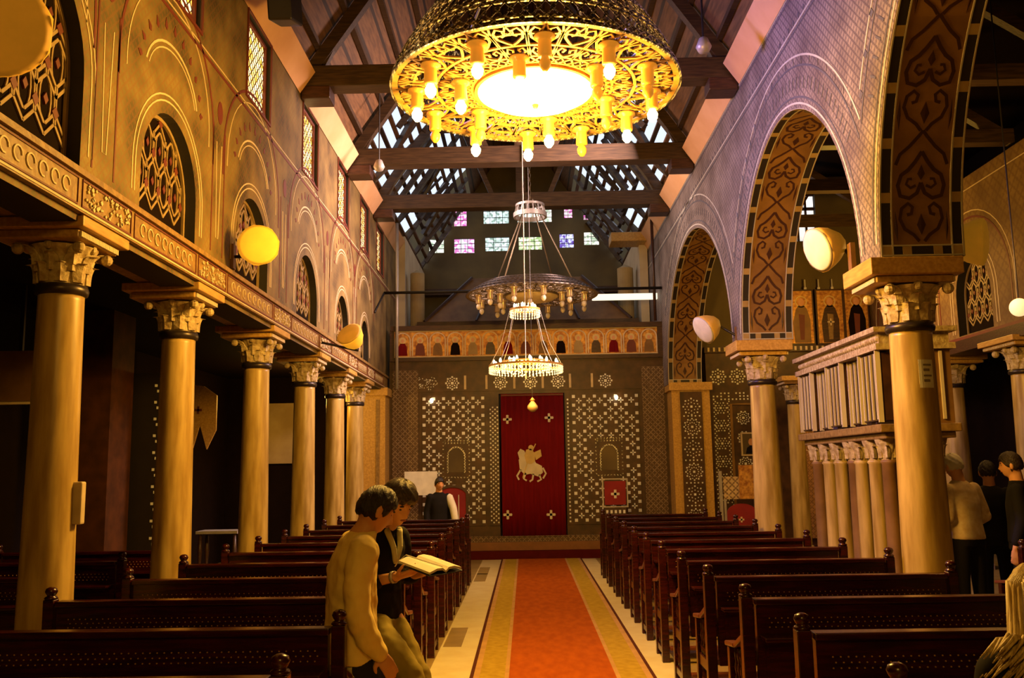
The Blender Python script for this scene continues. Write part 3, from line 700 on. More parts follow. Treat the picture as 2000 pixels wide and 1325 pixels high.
ribbon(bm, rp_([(1046, 872), (1030, 905), (1018, 942)]), 0.018, fcu, 0.011); patch(bm, rp_([(1042, 890), (1056, 884), (1058, 898), (1046, 906)]), fcu, 0.007)
obj('embroidered_rider', bm, 'thread', ct)
bm = NB(); box(bm, -0.66, 0.66, -0.05, 0.0, 0.0, 0.03); obj('hem_braid', bm, 'white', ct)
bm = NB(); ribbon(bm, [(-0.62, 2.8), (0.62, 2.8)], 0.03, fcu, 0.005); obj('heading_tape', bm, 'red', ct)

# ------------------------------------------------------------------ behind the screen: east end, canopy, coloured windows
EYW = 24.2
eh = []
sw_ = [(-2.50, -2.10, 7.52, 7.90), (-1.82, -1.28, 7.50, 7.90), (-0.98, -0.34, 7.54, 7.92), (-0.08, 0.54, 7.56, 7.92), (1.02, 1.40, 7.60, 7.98), (1.68, 2.08, 7.66, 8.02),
       (-1.82, -1.48, 8.25, 8.78), (-1.02, -0.34, 8.30, 8.84), (-0.10, 0.82, 8.32, 8.76), (1.16, 1.38, 8.42, 8.70), (-2.22, -2.05, 8.28, 8.42), (1.68, 1.82, 8.36, 8.50)]
cols = ['W', 'P', 'C', 'G', 'B', 'W', 'M', 'C', 'W', 'M', 'M', 'M']
pal = {'W': ((0.3, 0.42, 0.30), (1, 0.95, 0.85)), 'P': ((0.55, 0.12, 0.42), (0.85, 0.9, 1.0)), 'C': ((0.20, 0.30, 0.25), (0.80, 0.95, 1.0)), 'G': ((0.25, 0.40, 0.15), (0.95, 0.95, 0.75)), 'B': ((0.10, 0.05, 0.35), (0.75, 0.85, 1.0)), 'M': ((0.55, 0.08, 0.40), (1.0, 0.7, 0.75))}
for k_, (a_, b_) in pal.items(): M['sg'+k_] = lit_glass('stained_glass_'+{'W':'white','P':'violet','C':'cyan','G':'green','B':'blue','M':'pink'}[k_], a_, b_, 1.5, 16)
fE = fI(EYW)
eo = [(-4, 0), (4, 0), (4, 7.2), (0, 11.4), (-4, 7.2)]
we = struct('wall_east', slab(eo, [[(a, c), (b, c), (b, d), (a, d)] for a, b, c, d in sw_], lambda u, v, w: Vector((u, EYW+w, v)), 0.25), ['east', 'reveal'])
for k, (a, b, c, d) in enumerate(sw_):
    nwin += 1
    bm = NB(); box(bm, a, b, EYW+0.08, EYW+0.10, c, d); e = struct('window_%d' % nwin, bm, 'sg'+cols[k])
    bm = NB()
    nn = max(2, int((b-a)/0.16))
    for q in range(1, nn): box(bm, a+(b-a)*q/nn-0.006, a+(b-a)*q/nn+0.006, EYW+0.06, EYW+0.08, c, d)
    for q in range(1, 3): box(bm, a, b, EYW+0.06, EYW+0.08, c+(d-c)*q/3-0.006, c+(d-c)*q/3+0.006)
    obj('glazing_bars', bm, 'ink', e)
bm = NB(); box(bm, -2.6, 2.6, EYW-0.35, EYW, 6.3, 6.46); struct('trim_sanctuary_ledge', bm, 'wood')
# wooden canopy over the altar
cp = thing('altar_canopy', 'low brown wooden canopy roof showing above the altar screen', 'canopy', (0.1, 21.2, 0.31))
bm = NB(); v = [bm.verts.new(p) for p in ((-2.3, -1.4, 4.6), (2.3, -1.4, 4.6), (2.3, 1.4, 4.6), (-2.3, 1.4, 4.6), (-1.3, -0.5, 5.75), (1.3, -0.5, 5.75), (1.3, 0.5, 5.75), (-1.3, 0.5, 5.75))]
for f in ((0,3,2,1),(4,5,6,7),(0,1,5,4),(1,2,6,5),(2,3,7,6),(3,0,4,7)): bm.faces.new([v[i] for i in f])
obj('canopy_roof', bm, 'soffit', cp)
bm = NB(); box(bm, -2.4, 2.4, -1.5, 1.5, 4.42, 4.6); obj('canopy_fascia', bm, 'wood', cp)
for i, j in ((-1, -1), (1, -1), (1, 1), (-1, 1)): obj('post', lathe(NB(), [(0.09, 0), (0.08, 4.42)], 16, (i*2.2, j*1.3, 0)), 'marble', cp, True)
bm = NB()
for s_ in (-1, 1): bar(bm, (s_*2.25, -1.42, 4.62), (s_*1.25, -0.55, 5.76), 0.05, 0.05); 
for u in (-0.7, 0.7): bar(bm, (u*1.6, -1.42, 4.62), (u, -0.55, 5.76), 0.04, 0.04)
obj('canopy_ribs', bm, 'wood', cp)
# pale apse flanks and shelf
bm = NB(); box(bm, -2.78, -2.6, 20, 24, 4.3, 6.9); box(bm, 2.6, 2.78, 20, 24, 4.3, 6.9); struct('wall_sanctuary_flank', bm, 'pale')
bm = NB(); lathe(bm, [(0.16, 4.3), (0.16, 6.1), (0.0, 6.2)], 18, (-2.36, 20.3, 0)); lathe(bm, [(0.18, 4.3), (0.18, 6.2), (0.0, 6.3)], 18, (2.34, 20.6, 0))
struct('wall_sanctuary_engaged_shaft', bm, 'plain')
tag(obj('ceiling_light_strip', B(1.45, 2.82, 18.9, 19.0, 5.18, 5.30), mat('fluorescent_strip', (1, 1, .9), emit=(1.0, 0.86, 0.62), estr=1.3)), 'long pale fluorescent strip light above the right end of the icons', 'light')
tag(obj('wall_shelf', B(1.95, 2.72, 19.6, 20.2, 6.60, 6.80), 'abacus', bevel=0.01), 'yellow wooden box shelf high beside the right wall, under the coloured windows', 'shelf')

# iron tie rod and thin uprights in front of the screen
tr = thing('curtain_rail', 'thin dark rail spanning the nave above the altar screen', 'rail', (0, 18.2, 5.27))
obj('rod', tube(NB(), [(-2.79, 0, 0), (2.79, 0, 0)], 0.03, 10), 'iron', tr, True)
obj('brace', tube(NB(), [(-2.79, 0, 0.0), (-2.78, -1.2, -0.6)], 0.02, 8), 'iron', tr, True)
for x, z1, m_ in ((-2.55, 6.75, 'pole'), (2.66, 6.8, 'wood')):
    tag(obj('upright_pole', tube(NB(), [(x, 18.35, 3.34 if x < 0 else 4.63), (x, 18.35, z1)], 0.032, 10), m_, smooth=True), ('pale' if x < 0 else 'dark') + ' thin upright pole against the ' + ('left' if x < 0 else 'right') + ' wall above the altar screen', 'pole')

# ------------------------------------------------------------------ roof: slopes of boards, slatted light strips, trusses
SL = 1.45; ZE = 6.88
def roof_pt(s_, x, y): return Vector((s_*x, y, ZE + SL*(2.85-x)))
def roof_slab(y0, y1, x0, x1, t=0.05):
    bm = NB()
    for s_ in (-1, 1):
        v = [roof_pt(s_, x, y) + Vector((0, 0, dz)) for dz in (0, t) for x, y in ((x0, y0), (x0, y1), (x1, y1), (x1, y0))]
        v = [bm.verts.new(p) for p in v]
        for f in ((0,3,2,1),(4,5,6,7),(0,1,5,4),(1,2,6,5),(2,3,7,6),(3,0,4,7)): bm.faces.new([v[i] for i in f])
    return bm
struct('ceiling_near', roof_slab(-5, 14.6, 0.0, 3.0), 'roofboard')
struct('ceiling_ridge', roof_slab(14.6, 26, 0.0, 1.35), 'roofboard')
struct('ceiling_eaves', roof_slab(14.6, 26, 2.72, 3.0), 'roofboard')
bm = NB(); box(bm, -9, 9, 26, 26.2, 0, 7); struct('wall_back_east', bm, 'east')
# slats over the glazed strip (daylight falls between them)
random.seed(3)
bm = NB()
for s_ in (-1, 1):
    x = 2.70
    while x > 1.36:
        a = roof_pt(s_, x, 14.6); b = roof_pt(s_, x, 26); bar(bm, a, b, 0.075, 0.05); x -= 0.155
struct('ceiling_slats', bm, 'roofboard')
bm = NB()
for s_ in (-1, 1):
    for k in range(7):
        y = 14.9+k*1.5; a = roof_pt(s_, 2.72, y); b = roof_pt(s_, 1.35, y+0.0); bar(bm, a-Vector((0, 0, .05)), b-Vector((0, 0, .05)), 0.09, 0.09)
        if k % 2: bar(bm, roof_pt(s_, 2.7, y)-Vector((0, 0, .08)), roof_pt(s_, 1.8, y+0.8)-Vector((0, 0, .08)), 0.05, 0.05)
for s_ in (-1, 1):
    for k in range(16):
        y = 14.9+k*0.68; x = random.uniform(1.5, 2.3); bar(bm, roof_pt(s_, x+0.35, y)-Vector((0, 0, .16)), roof_pt(s_, x-0.3, y+random.uniform(-0.5, 0.6))-Vector((0, 0, .16)), 0.09, 0.10)
struct('ceiling_lattice', bm, 'beam')
bm = NB()
for s_ in (-1, 1):
    for k in range(7):
        x = 2.6-k*0.35; bar(bm, roof_pt(s_, x, -5)-Vector((0, 0, .04)), roof_pt(s_, x, 14.6)-Vector((0, 0, .04)), 0.07, 0.08)
struct('ceiling_purlins', bm, 'beam')
# trusses
TY = [5.6, 8.5, 11.35, 14.45, 17.0]
tw = ['just in front of the big chandelier, high up', 'over the big chandelier', 'behind the big chandelier', 'second beam visible below the big chandelier', 'third beam, above the coloured windows']
for y, nm in zip(TY, tw):
    t = thing('roof_truss', 'dark timber roof truss with tie beam, ' + nm, 'roof truss', (0, y, 6.62), 0, 'roof trusses')
    obj('tie_beam', B(-2.79, 2.79, -0.14, 0.14, 0, 0.28), 'beam', t, bevel=0.01)
    for s_ in (-1, 1):
        obj('rafter', bar(NB(), (s_*2.7, 0, 0.24), (0, 0, 0.24+SL*2.7), 0.14, 0.16), 'beam', t)
        obj('strut', bar(NB(), (s_*0.55, 0, 0.28), (s_*1.35, 0, 0.24+SL*1.35), 0.09, 0.09), 'beam', t)
        obj('corbel', B(*sorted((s_*2.79, s_*2.42)), -0.16, 0.16, -0.17, 0.0), 'wood', t, bevel=0.015)
        obj('knee_brace', bar(NB(), (s_*2.72, 0, -0.02), (s_*2.30, 0, 0.86), 0.10, 0.10), 'beam', t)
    obj('king_post', B(-0.09, 0.09, -0.09, 0.09, 0.28, 4.1), 'beam', t)
    obj('collar_beam', B(-1.75, 1.75, -0.07, 0.07, 1.55, 1.72), 'beam', t)
# painted coves between the beams at the wall head
for s_, nm in ((-1, 'left'), (1, 'right')):
    bm = NB()
    ee = [-4] + TY + [24]
    for a, b in zip(ee, ee[1:]):
        a += 0.2; b -= 0.2
        v = [bm.verts.new(p) for p in ((s_*2.79, a, 6.5), (s_*2.79, b, 6.5), (s_*2.60, b, 6.78), (s_*2.60, a, 6.78), (s_*2.79, a, 6.8), (s_*2.79, b, 6.8))]
        for f in ((0, 1, 2, 3), (3, 2, 5, 4), (0, 3, 4), (1, 5, 2), (0, 4, 5, 1)): bm.faces.new([v[i] for i in f])
    struct('trim_%s_cove' % nm, bm, mat('cove_paint_'+nm, (0.80, 0.47, 0.25), 0.7, var=(0.7, 0.38, 0.18), vscale=2))

# ------------------------------------------------------------------ outer shell: aisles
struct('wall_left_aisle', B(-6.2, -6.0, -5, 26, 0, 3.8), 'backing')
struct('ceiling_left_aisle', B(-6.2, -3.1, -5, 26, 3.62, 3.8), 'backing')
struct('wall_left_gallery', B(-6.2, -6.0, -5, 26, 3.8, 7.5), 'reveal')
struct('ceiling_left_gallery', B(-6.2, -2.9, -5, 26, 7.0, 7.2), 'reveal')
struct('wall_left_aisle_end', B(-6.2, -3.45, 18.5, 18.7, 0, 3.62), 'backing')  # shade painted in: near-black stands for the unlit part
struct('wall_left_painted_light', B(-5.2, -4.4, 18.44, 18.5, 1.9, 3.1), 'plain')  # lit part of the dark end wall, painted as a paler slab
struct('wall_back_west', B(-9, 9, -5.2, -5, 0, 12), 'plain')
YO = 7.0
fO = lambda u, v, w: Vector((YO - w, u, v)); fOb = lambda u, v, w: Vector((YO + w, u, v))
wo = struct('wall_right_outer', slab([(-5, 3.5), (18.6, 3.5), (18.6, 6.15), (-5, 6.15)], [archpts(c, 3.7, 4.3, 0.55, 0.6)[::-1] for c in (11.2, 14.2)], fOb, 0.3), ['wallO', 'reveal'])
bm = NB(); b2 = NB()
for c in (8.4, 11.2, 14.2, 16.9):
    for off in (0.12, 0.2): ribbon(bm, archpts(c, 3.75, 4.3, 0.55+off, 0.6+off), 0.016, fO, 0.004)
    ribbon(b2, archpts(c, 3.8, 4.4, 1.15, 1.1), 0.03, fO, 0.004); ribbon(bm, archpts(c, 3.8, 4.4, 1.25, 1.2), 0.016, fO, 0.004)
ribbon(bm, [(-4, 5.95), (18.5, 5.95)], 0.016, fO, 0.004)
ribbon(b2, [(-4, 3.66), (18.5, 3.66)], 0.05, fO, 0.004)
obj('painted_line', bm, 'cream', wo); obj('painted_motif', b2, 'red', wo)
for c in (11.2, 14.2):
    nwin += 1
    e = bpy.data.objects.new('window_%d' % nwin, None); C.objects.link(e); e['kind'] = 'structure'
    screen(e, c, 0.55, 4.3, 0.6, 3.7, 0.15, fO)
struct('trim_right_outer_beam', B(6.85, 7.4, 9, 18.6, 3.42, 3.6), 'wood')
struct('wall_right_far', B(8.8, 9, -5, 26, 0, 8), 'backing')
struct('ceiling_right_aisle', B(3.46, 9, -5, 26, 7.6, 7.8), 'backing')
bm = NB()
for y in (8.5, 10.7, 12.9, 15.1, 17.3): box(bm, 3.46, 7.1, y-0.1, y+0.1, 6.25, 6.45); bar(bm, (3.5, y, 6.3), (5.3, y, 7.5), .12, .14); bar(bm, (7.1, y, 6.3), (5.3, y, 7.5), .12, .14)
struct('ceiling_right_aisle_beams', bm, 'beam')
we2 = struct('wall_right_aisle_end', slab([(3.6, 0.31), (7.0, 0.31), (7.0, 7.6), (3.6, 7.6)], [[(5.35, 6.25), (6.05, 6.25), (6.05, 7.5), (5.35, 7.5)]], lambda u, v, w: Vector((u, IY+w, v)), 0.2), ['east', 'reveal'])
nwin += 1
e = struct('window_%d' % nwin, B(5.35, 6.05, IY+0.12, IY+0.14, 6.25, 7.5), lit_glass('pale_daylight_glass', (0.7, 0.7, 0.65), (1, 1, 1), 1.2, 5))
bm = NB()
for q in range(1, 4): box(bm, 5.35+0.175*q-0.02, 5.35+0.175*q+0.02, IY+0.07, IY+0.12, 6.25, 7.5)
for z in (6.6, 6.95, 7.25): box(bm, 5.35, 6.05, IY+0.07, IY+0.12, z-0.03, z+0.03)
bar(bm, (5.35, IY+0.08, 6.3), (6.05, IY+0.08, 7.4), 0.04, 0.04)
obj('glazing_bars', bm, 'wood', e)

# side altar screen in the right aisle
s2 = thing('side_altar_screen', 'side altar screen with star inlay beyond the right arcade', 'altar screen', (0, -0.02, 0))
obj('screen_wall', B(3.62, 6.9, 18.35, 18.5, 0.31, 4.05), 'wainscot', s2)
f2_ = fI(18.35)
bm = NB()
for u in (3.86, 4.24): star(bm, u, 3.47, 0.15, f2_, 8, 0.018)
for z in (1.1, 1.45, 1.8, 2.15, 2.5, 2.85):
    star(bm, 3.88, z, 0.12, f2_, 6, 0.014)
for u in np.arange(3.75, 4.6, 0.075):
    for z in (3.02, 3.08, 3.14):
        if random.random() < .8: dot(bm, u, z, 0.015, f2_)
for z in (2.65, 2.25, 1.75, 1.2, 0.8): star(bm, 4.32, z, 0.13, f2_, 10, 0.015)
for k in range(60):
    z = 0.5+k*0.042; dot(bm, 3.75+(k % 2)*0.03, z, 0.012, f2_); dot(bm, 4.02+(k % 2)*0.03, z, 0.012, f2_)
obj('pearl_inlay', bm, 'speck', s2)
bm = NB(); ribbon(bm, [(4.08, 0.5), (4.08, 2.92), (4.6, 2.92)], 0.05, f2_, 0.03); obj('door_moulding', bm, 'soffit', s2)
obj('cornice', B(3.6, 6.95, 18.3, 18.5, 3.95, 4.07), 'wood', s2)
bm = NB()
for q in range(30): box(bm, 3.66+q*0.108, 3.70+q*0.108, 18.28, 18.3, 3.97, 4.05)
obj('cornice_dentils', bm, 'cream', s2)
# large icons on top of it
for i, (x, wd, rb, pose) in enumerate(((5.58, 0.44, 'soffit', 'with a pale bearded figure'), (6.15, 0.5, 'wood', 'with a brown robed standing saint'), (6.68, 0.44, 'backing', 'with a dark robed figure, partly behind the capital'))):
    t = thing('icon_painting', 'tall gold ground icon %s, above the pulpit' % pose, 'painting', (x, 18.3, 4.08), 0, 'large icons above the pulpit')
    obj('panel', B(-wd/2-.03, wd/2+.03, 0, 0.05, 0, 1.12), 'wood', t); obj('gold_ground', B(-wd/2, wd/2, -0.006, 0, 0.03, 1.09), 'gold', t)
    ff = lambda u, v, w: Vector((u, -0.006-w, v))
    bm = NB(); patch(bm, [(-0.16, 0.04), (0.16, 0.04), (0.17, 0.5), (0.11, 0.72), (0.05, 0.8), (-0.05, 0.8), (-0.11, 0.72), (-0.18, 0.45)], ff, 0.004); obj('robe', bm, rb, t)
    bm = NB(); patch(bm, [(-0.05, 0.1), (0.03, 0.1), (0.06, 0.6), (-0.06, 0.62)], ff, 0.007); obj('robe_panel', bm, 'red' if i != 1 else 'cornice', t)
    bm = NB(); ribbon(bm, arc(0, 0.87, 0.11, 0.11, 0, 2*PI, 16)[:-1], 0.02, ff, 0.004, closed=True); obj('halo', bm, 'thread', t)
    bm = NB(); patch(bm, arc(0, 0.86, 0.06, 0.08, 0, 2*PI, 12)[:-1], ff, 0.007); obj('face', bm, 'skin', t)
    if i == 1:
        bm = NB(); cross(bm, -0.0, 0.45, 0.07, ff, 0.2, 0.012); obj('held_cross', bm, 'cream', t)
for i in range(6):
    tag(obj('candle', lathe(NB(), [(0.03, 0), (0.03, 0.04), (0.016, 0.05), (0.014, 0.2), (0.0, 0.21)], 10, (5.42+i*0.27, 18.32, 5.205)), 'white', smooth=True), ['leftmost', 'second from the left', 'third from the left', 'fourth from the left', 'fifth from the left', 'rightmost'][i]+' of the six white candles on top of the large icons', 'candle', 'candles above the large icons')

# ------------------------------------------------------------------ left aisle fittings
t = thing('wooden_notice_board', 'brown wooden board hanging in the dark left aisle, cut by the frame edge', 'board', (-5.0, 9.0, 2.45))
obj('board', B(-0.36, 0.36, 0, 0.05, 0, 0.5), 'soffit', t); obj('frame', B(-0.40, 0.40, 0.01, 0.06, -0.03, 0.0), 'cream', t)
obj('hanging_rod', B(-0.02, 0.02, 0.01, 0.04, 0.5, 1.17), 'iron', t)
struct('wall_left_aisle_pier', B(-5.35, -4.75, 10.5, 11.1, 0, 3.62), mat('brown_pier', (0.09, 0.03, 0.008), 0.7, var=(0.05, 0.018, 0.006), spec=0.1))
t = thing('inlaid_aisle_screen', 'black wooden screen dotted with pearl specks between the first two left columns', 'screen', (-4.55, 11.2, 0))
obj('screen_board', B(-0.35, 0.35, 0, 0.06, 0, 2.95), 'ink', t)
bm = NB()
for k in range(34):
    z = 0.55+k*0.068
    for u in ((0.10, 0.27) if k % 3 == 0 else ((0.16,) if k % 3 == 1 else (0.13, 0.21))): dot(bm, u-0.06, z, 0.016, lambda a, b, w: Vector((a, -w, b)))
obj('pearl_specks', bm, 'speck', t)
t = thing('side_chapel_panel', 'yellow pointed panel with a small dark cross, lit in the left aisle', 'panel', (-5.15, 14.6, 2.1))
bm = NB(); patch(bm, [(-0.30, 0.35), (-0.1, 0.02), (0.0, 0.4), (0.12, 0.0), (0.26, 0.3), (0.26, 0.85), (0.05, 1.0), (-0.3, 1.05)], lambda a, b, w: Vector((a, -w, b)), 0.04); obj('plaster_field', bm, 'abacus', t)
bm = NB(); cross(bm, -0.03, 0.62, 0.06, lambda a, b, w: Vector((a, -0.04-w, b)), .3); obj('painted_cross', bm, 'red', t)
obj('hanging_rod', B(-0.31, -0.29, 0, 0.03, 0.3, 1.5), 'iron', t)
t = thing('side_table', 'low dark table with a pale top edge in the left aisle', 'table', (-4.45, 13.6, 0))
obj('top', B(-0.3, 0.3, -0.2, 0.2, 0.86, 0.90), 'pole', t)
for i, j in ((-1, -1), (1, -1), (1, 1), (-1, 1)): obj('leg', lathe(NB(), [(0.02, 0), (0.035, 0.2), (0.02, 0.4), (0.035, 0.6), (0.02, 0.86)], 10, (i*0.25, j*0.15, 0)), 'wood', t, True)
tag(obj('wall_thermostat', B(-2.82, -2.74, 6.9, 6.96, 1.45, 1.72), 'cream', bevel=0.01), 'small cream box', 'box')
bpy.data.objects['wall_thermostat'].name = 'switch_box'
sb = bpy.data.objects['switch_box']; sb['label'] = 'small cream switch box on the near left column'; sb.location = (-0.1, -0.97, -0.05)
nt = thing('paper_notice', 'yellowish paper notice taped to the thick right column', 'notice', (3.09, 7.33, 2.28))
bm = NB(); pts = []
for i in range(7):
    a = -PI/2-0.15+0.75*i/6; pts.append((0.163*math.cos(a)*1.02, 0.163*math.sin(a)*1.02))
g = [[bm.verts.new((x, y, z)) for z in (0, 0.22)] for x, y in pts]
for i in range(6): bm.faces.new((g[i][0], g[i+1][0], g[i+1][1], g[i][1]))
o = obj('sheet', bm, 'paper', nt); o.modifiers.new('s', 'SOLIDIFY').thickness = 0.002
bm = NB()
for j in range(4):
    g = []
    for i in range(5):
        a = -PI/2+0.05+0.42*i/4; x, y = 0.1695*math.cos(a), 0.1695*math.sin(a); g.append([bm.verts.new((x, y, 0.045+j*0.042)), bm.verts.new((x, y, 0.045+j*0.042+(0.014 if j % 2 else 0.02)))])
    for i in range(4 if j % 2 else 3): bm.faces.new((g[i][0], g[i+1][0], g[i+1][1], g[i][1]))
obj('writing', bm, 'text', nt)
# ------------------------------------------------------------------ marble pulpit on little columns
am = thing('marble_pulpit', 'long striped marble pulpit raised on small columns behind the thick right column', 'pulpit')
AY0, AY1, AX = 8.95, 11.55, 3.52
bm = NB(); box(bm, AX+0.06, AX+0.62, AY0, AY1, 2.08, 2.82); obj('parapet', bm, 'soffit', am)
bm = NB(); b2 = NB(); b3 = NB(); random.seed(5)
seg = 5; L_ = (AY1-AY0)/seg
for k in range(seg):
    y0 = AY0+k*L_; off = 0.0 if k % 2 else 0.07
    box(b3, AX-off, AX+0.1, y0+0.03, y0+L_-0.03, 2.12, 2.78)
    n = 7
    for q in range(n):
        y = y0+0.06+(L_-0.12)*(q+0.5)/n
        (box(bm, AX-off-0.018, AX-off, y-0.008, y+0.008, 2.13, 2.77) if q % 2 == 0 else box(b2, AX-off-0.006, AX-off, y-0.02, y+0.02, 2.13, 2.77))
    box(bm, AX-off-0.03, AX-off+0.02, y0+0.02, y0+0.035, 2.10, 2.80); box(bm, AX-off-0.03, AX-off+0.02, y0+L_-0.035, y0+L_-0.02, 2.10, 2.80)
for q in range(5):   # short end that faces the nave's west
    x = AX+0.12+q*0.1; box(bm, x-0.014, x+0.014, AY0-0.02, AY0+0.01, 2.12, 2.78)
obj('facet_panels', b3, 'wainscot', am); obj('white_marble_strips', bm, 'pale', am); obj('dark_marble_strips', b2, 'band', am)
bm = NB(); box(bm, AX-0.11, AX+0.66, AY0-0.05, AY1+0.05, 2.80, 2.86); box(bm, AX-0.13, AX+0.68, AY0-0.07, AY1+0.07, 2.97, 3.02); box(bm, AX-0.06, AX+0.62, AY0, AY1, 2.86, 2.97); am_c = obj('carved_cornice', bm, 'stone', am)
bm = NB()
for q in range(44):
    y = AY0+0.04+q*(AY1-AY0-0.08)/43; ball(bm, (AX-0.06, y, 2.915), 0.034, 8, 6)
obj('cornice_bosses', bm, 'stone', am_c)
bm = NB(); box(bm, AX-0.12, AX+0.66, AY0-0.05, AY1+0.05, 2.0, 2.08); box(bm, AX-0.06, AX+0.62, AY0, AY1, 1.94, 2.0); obj('floor_slab', bm, 'cornice', am, bevel=0.01)
for k, y in enumerate((9.2, 9.55, 9.95, 10.15, 10.6, 11.0, 11.4)):
    for x in (AX+0.06, AX+0.5):
        if x > AX+0.1 and y < 9.0: continue
        pc = obj('support_shaft', lathe(NB(), [(0.10, 0), (0.10, 0.08), (0.078, 0.1), (0.075, 1.70), (0.09, 1.72), (0.075, 1.74)], 18, (x, y, 0)), 'marble' if k % 3 else 'soffit', am, True)
        bm = lathe(NB(), [(0.075, 1.74), (0.08, 1.80), (0.12, 1.90), (0.13, 1.94)], 12, (x, y, 0))
        for i in range(6):
            a = 2*PI*i/6; d = Vector((math.cos(a), math.sin(a), 0)); leaf(bm, Vector((x, y, 1.76))+d*0.075, d, Vector((0, 0, 1)), 0.06, 0.12, 0.05)
        obj('support_capital', bm, 'stone', pc)
struct('wall_right_carved_panel', B(5.4, 6.3, 18.12, 18.26, 0.31, 2.35), diaper(mat('fretted_orange', (0.75, 0.38, 0.10), 0.6, var=(0.5, 0.25, 0.06), vscale=20), (0.2, 0.08, 0.02), ('X', 'Z'), (5, 5), 0.6))

# ------------------------------------------------------------------ pews
def pew_parts(root, x0, x1):
    """back at y=0, seat towards +y"""
    bm = NB(); box(bm, x0+0.05, x1-0.05, -0.02, 0.025, 0.42, 0.99); b = obj('backrest', bm, 'pew', root)
    obj('top_rail', B(x0+0.04, x1-0.04, -0.045, 0.045, 0.985, 1.02), 'pew', root, bevel=0.008)
    bm = NB(); n = 4; wdt = (x1-x0-0.1)/n
    for i in range(n):
        a = x0+0.05+i*wdt; ribbon(bm, [(a+0.05, 0.50), (a+wdt-0.05, 0.50), (a+wdt-0.05, 0.80), (a+0.05, 0.80)], 0.022, lambda u, v, w: Vector((u, -0.02-w, v)), 0.008, closed=True)
    obj('panel_moulding', bm, 'pew', b)
    bm = NB(); q = x0+0.12
    while q < x1-0.1:
        for z in (0.86, 0.885, 0.91): bmesh.ops.create_icosphere(bm, subdivisions=1, radius=0.0045, matrix=Matrix.Translation((q+(0.012 if z == 0.885 else 0), -0.023, z)))
        q += 0.034
    obj('beadwork', bm, 'carpetP', b)
    obj('book_ledge', B(x0+0.06, x1-0.06, -0.16, -0.02, 0.80, 0.822), 'pew', root, bevel=0.005)
    obj('seat', B(x0+0.03, x1-0.03, 0.0, 0.44, 0.42, 0.455), 'pewseat', root, bevel=0.01)
    obj('foot_rail', B(x0+0.03, x1-0.03, -0.10, -0.03, 0.12, 0.15), 'pewseat', root, bevel=0.005)
    for x in (x0, x1):
        s_ = 1 if x == x0 else -1
        bm = NB(); box(bm, x-0.032, x+0.032, -0.035, 0.035, 0, 1.03); box(bm, x-0.028, x+0.028, 0.36, 0.42, 0, 0.68); box(bm, x-0.02, x+0.02, 0.03, 0.37, 0.06, 0.12); box(bm, x-0.018, x+0.018, 0.03, 0.37, 0.36, 0.44)
        e = obj('end_frame', bm, 'pew', root, bevel=0.005)
        obj('knob', lathe(NB(), [(0.034, 1.03), (0.040, 1.035), (0.034, 1.045), (0.022, 1.052), (0.030, 1.062), (0.036, 1.078), (0.030, 1.095), (0.014, 1.104), (0, 1.106)], 16, (x, 0, 0)), 'pew', e, True)
        bm = NB(); bar(bm, (x, 0.03, 0.80), (x, 0.25, 0.71), 0.06, 0.03); bar(bm, (x, 0.24, 0.713), (x, 0.47, 0.685), 0.066, 0.03); obj('armrest', bm, 'pewseat', e, bevel=0.008)
        bm = NB()
        for y in (0.09, 0.16, 0.23, 0.30): lathe(bm, [(0.009, 0.44), (0.015, 0.50), (0.008, 0.53), (0.015, 0.57), (0.009, 0.61), (0.014, 0.65), (0.009, 0.71)], 8, (x, y, 0))
        for y in (0.09, 0.16, 0.23, 0.30): lathe(bm, [(0.009, 0.12), (0.015, 0.18), (0.008, 0.21), (0.015, 0.25), (0.009, 0.30), (0.009, 0.36)], 8, (x, y, 0))
        obj('turned_spindles', bm, 'pew', e, True)
def make_pew(label, loc, x0, x1, group):
    r = thing('wooden_pew', label, 'pew', loc, 0, group); r.scale = (1, 1, 0.955); pew_parts(r, x0, x1); return r
ordn = ['nearest', 'second', 'third', 'fourth', 'fifth', 'sixth', 'seventh', 'eighth', 'ninth', 'tenth', 'eleventh', 'twelfth']
p0 = None
for k in range(12):
    y = 3.16+1.06*k; lb = 'dark red mahogany pew right of the carpet, ' + (ordn[k]+' row from the camera' if k < 11 else 'last row before the steps')
    if p0 is None: p0 = make_pew(lb, (0, y, 0), 1.205, 2.82, 'pews right of the carpet')
    else: dup(p0, (0, y, 0), label=lb)
p1 = None
for k in range(11):
    y = 3.45+1.07*k; lb = 'dark red mahogany pew left of the carpet, ' + (ordn[k]+' row in view' if k < 10 else 'last row before the steps')
    if p1 is None: p1 = make_pew(lb, (0, y, 0), -2.83, -0.90, 'pews left of the carpet')
    else: dup(p1, (0, y, 0), label=lb)
p2 = make_pew('dark pew in the right aisle, in front of the white-haired person', (0, 7.95, 0), 4.15, 5.9, 'pews in the right aisle')
dup(p2, (-0.25, 5.7, 0), label='dark pew in the right aisle, near side by the frame edge')
p3 = make_pew('dark pew in the left aisle behind the colonnade, nearest row', (0, 6.9, 0), -5.2, -3.5, 'pews in the left aisle')
for q in (8.1, 9.2): dup(p3, (0, q, 0), label='dark pew in the left aisle, ' + ('middle' if q < 9 else 'farther') + ' row')

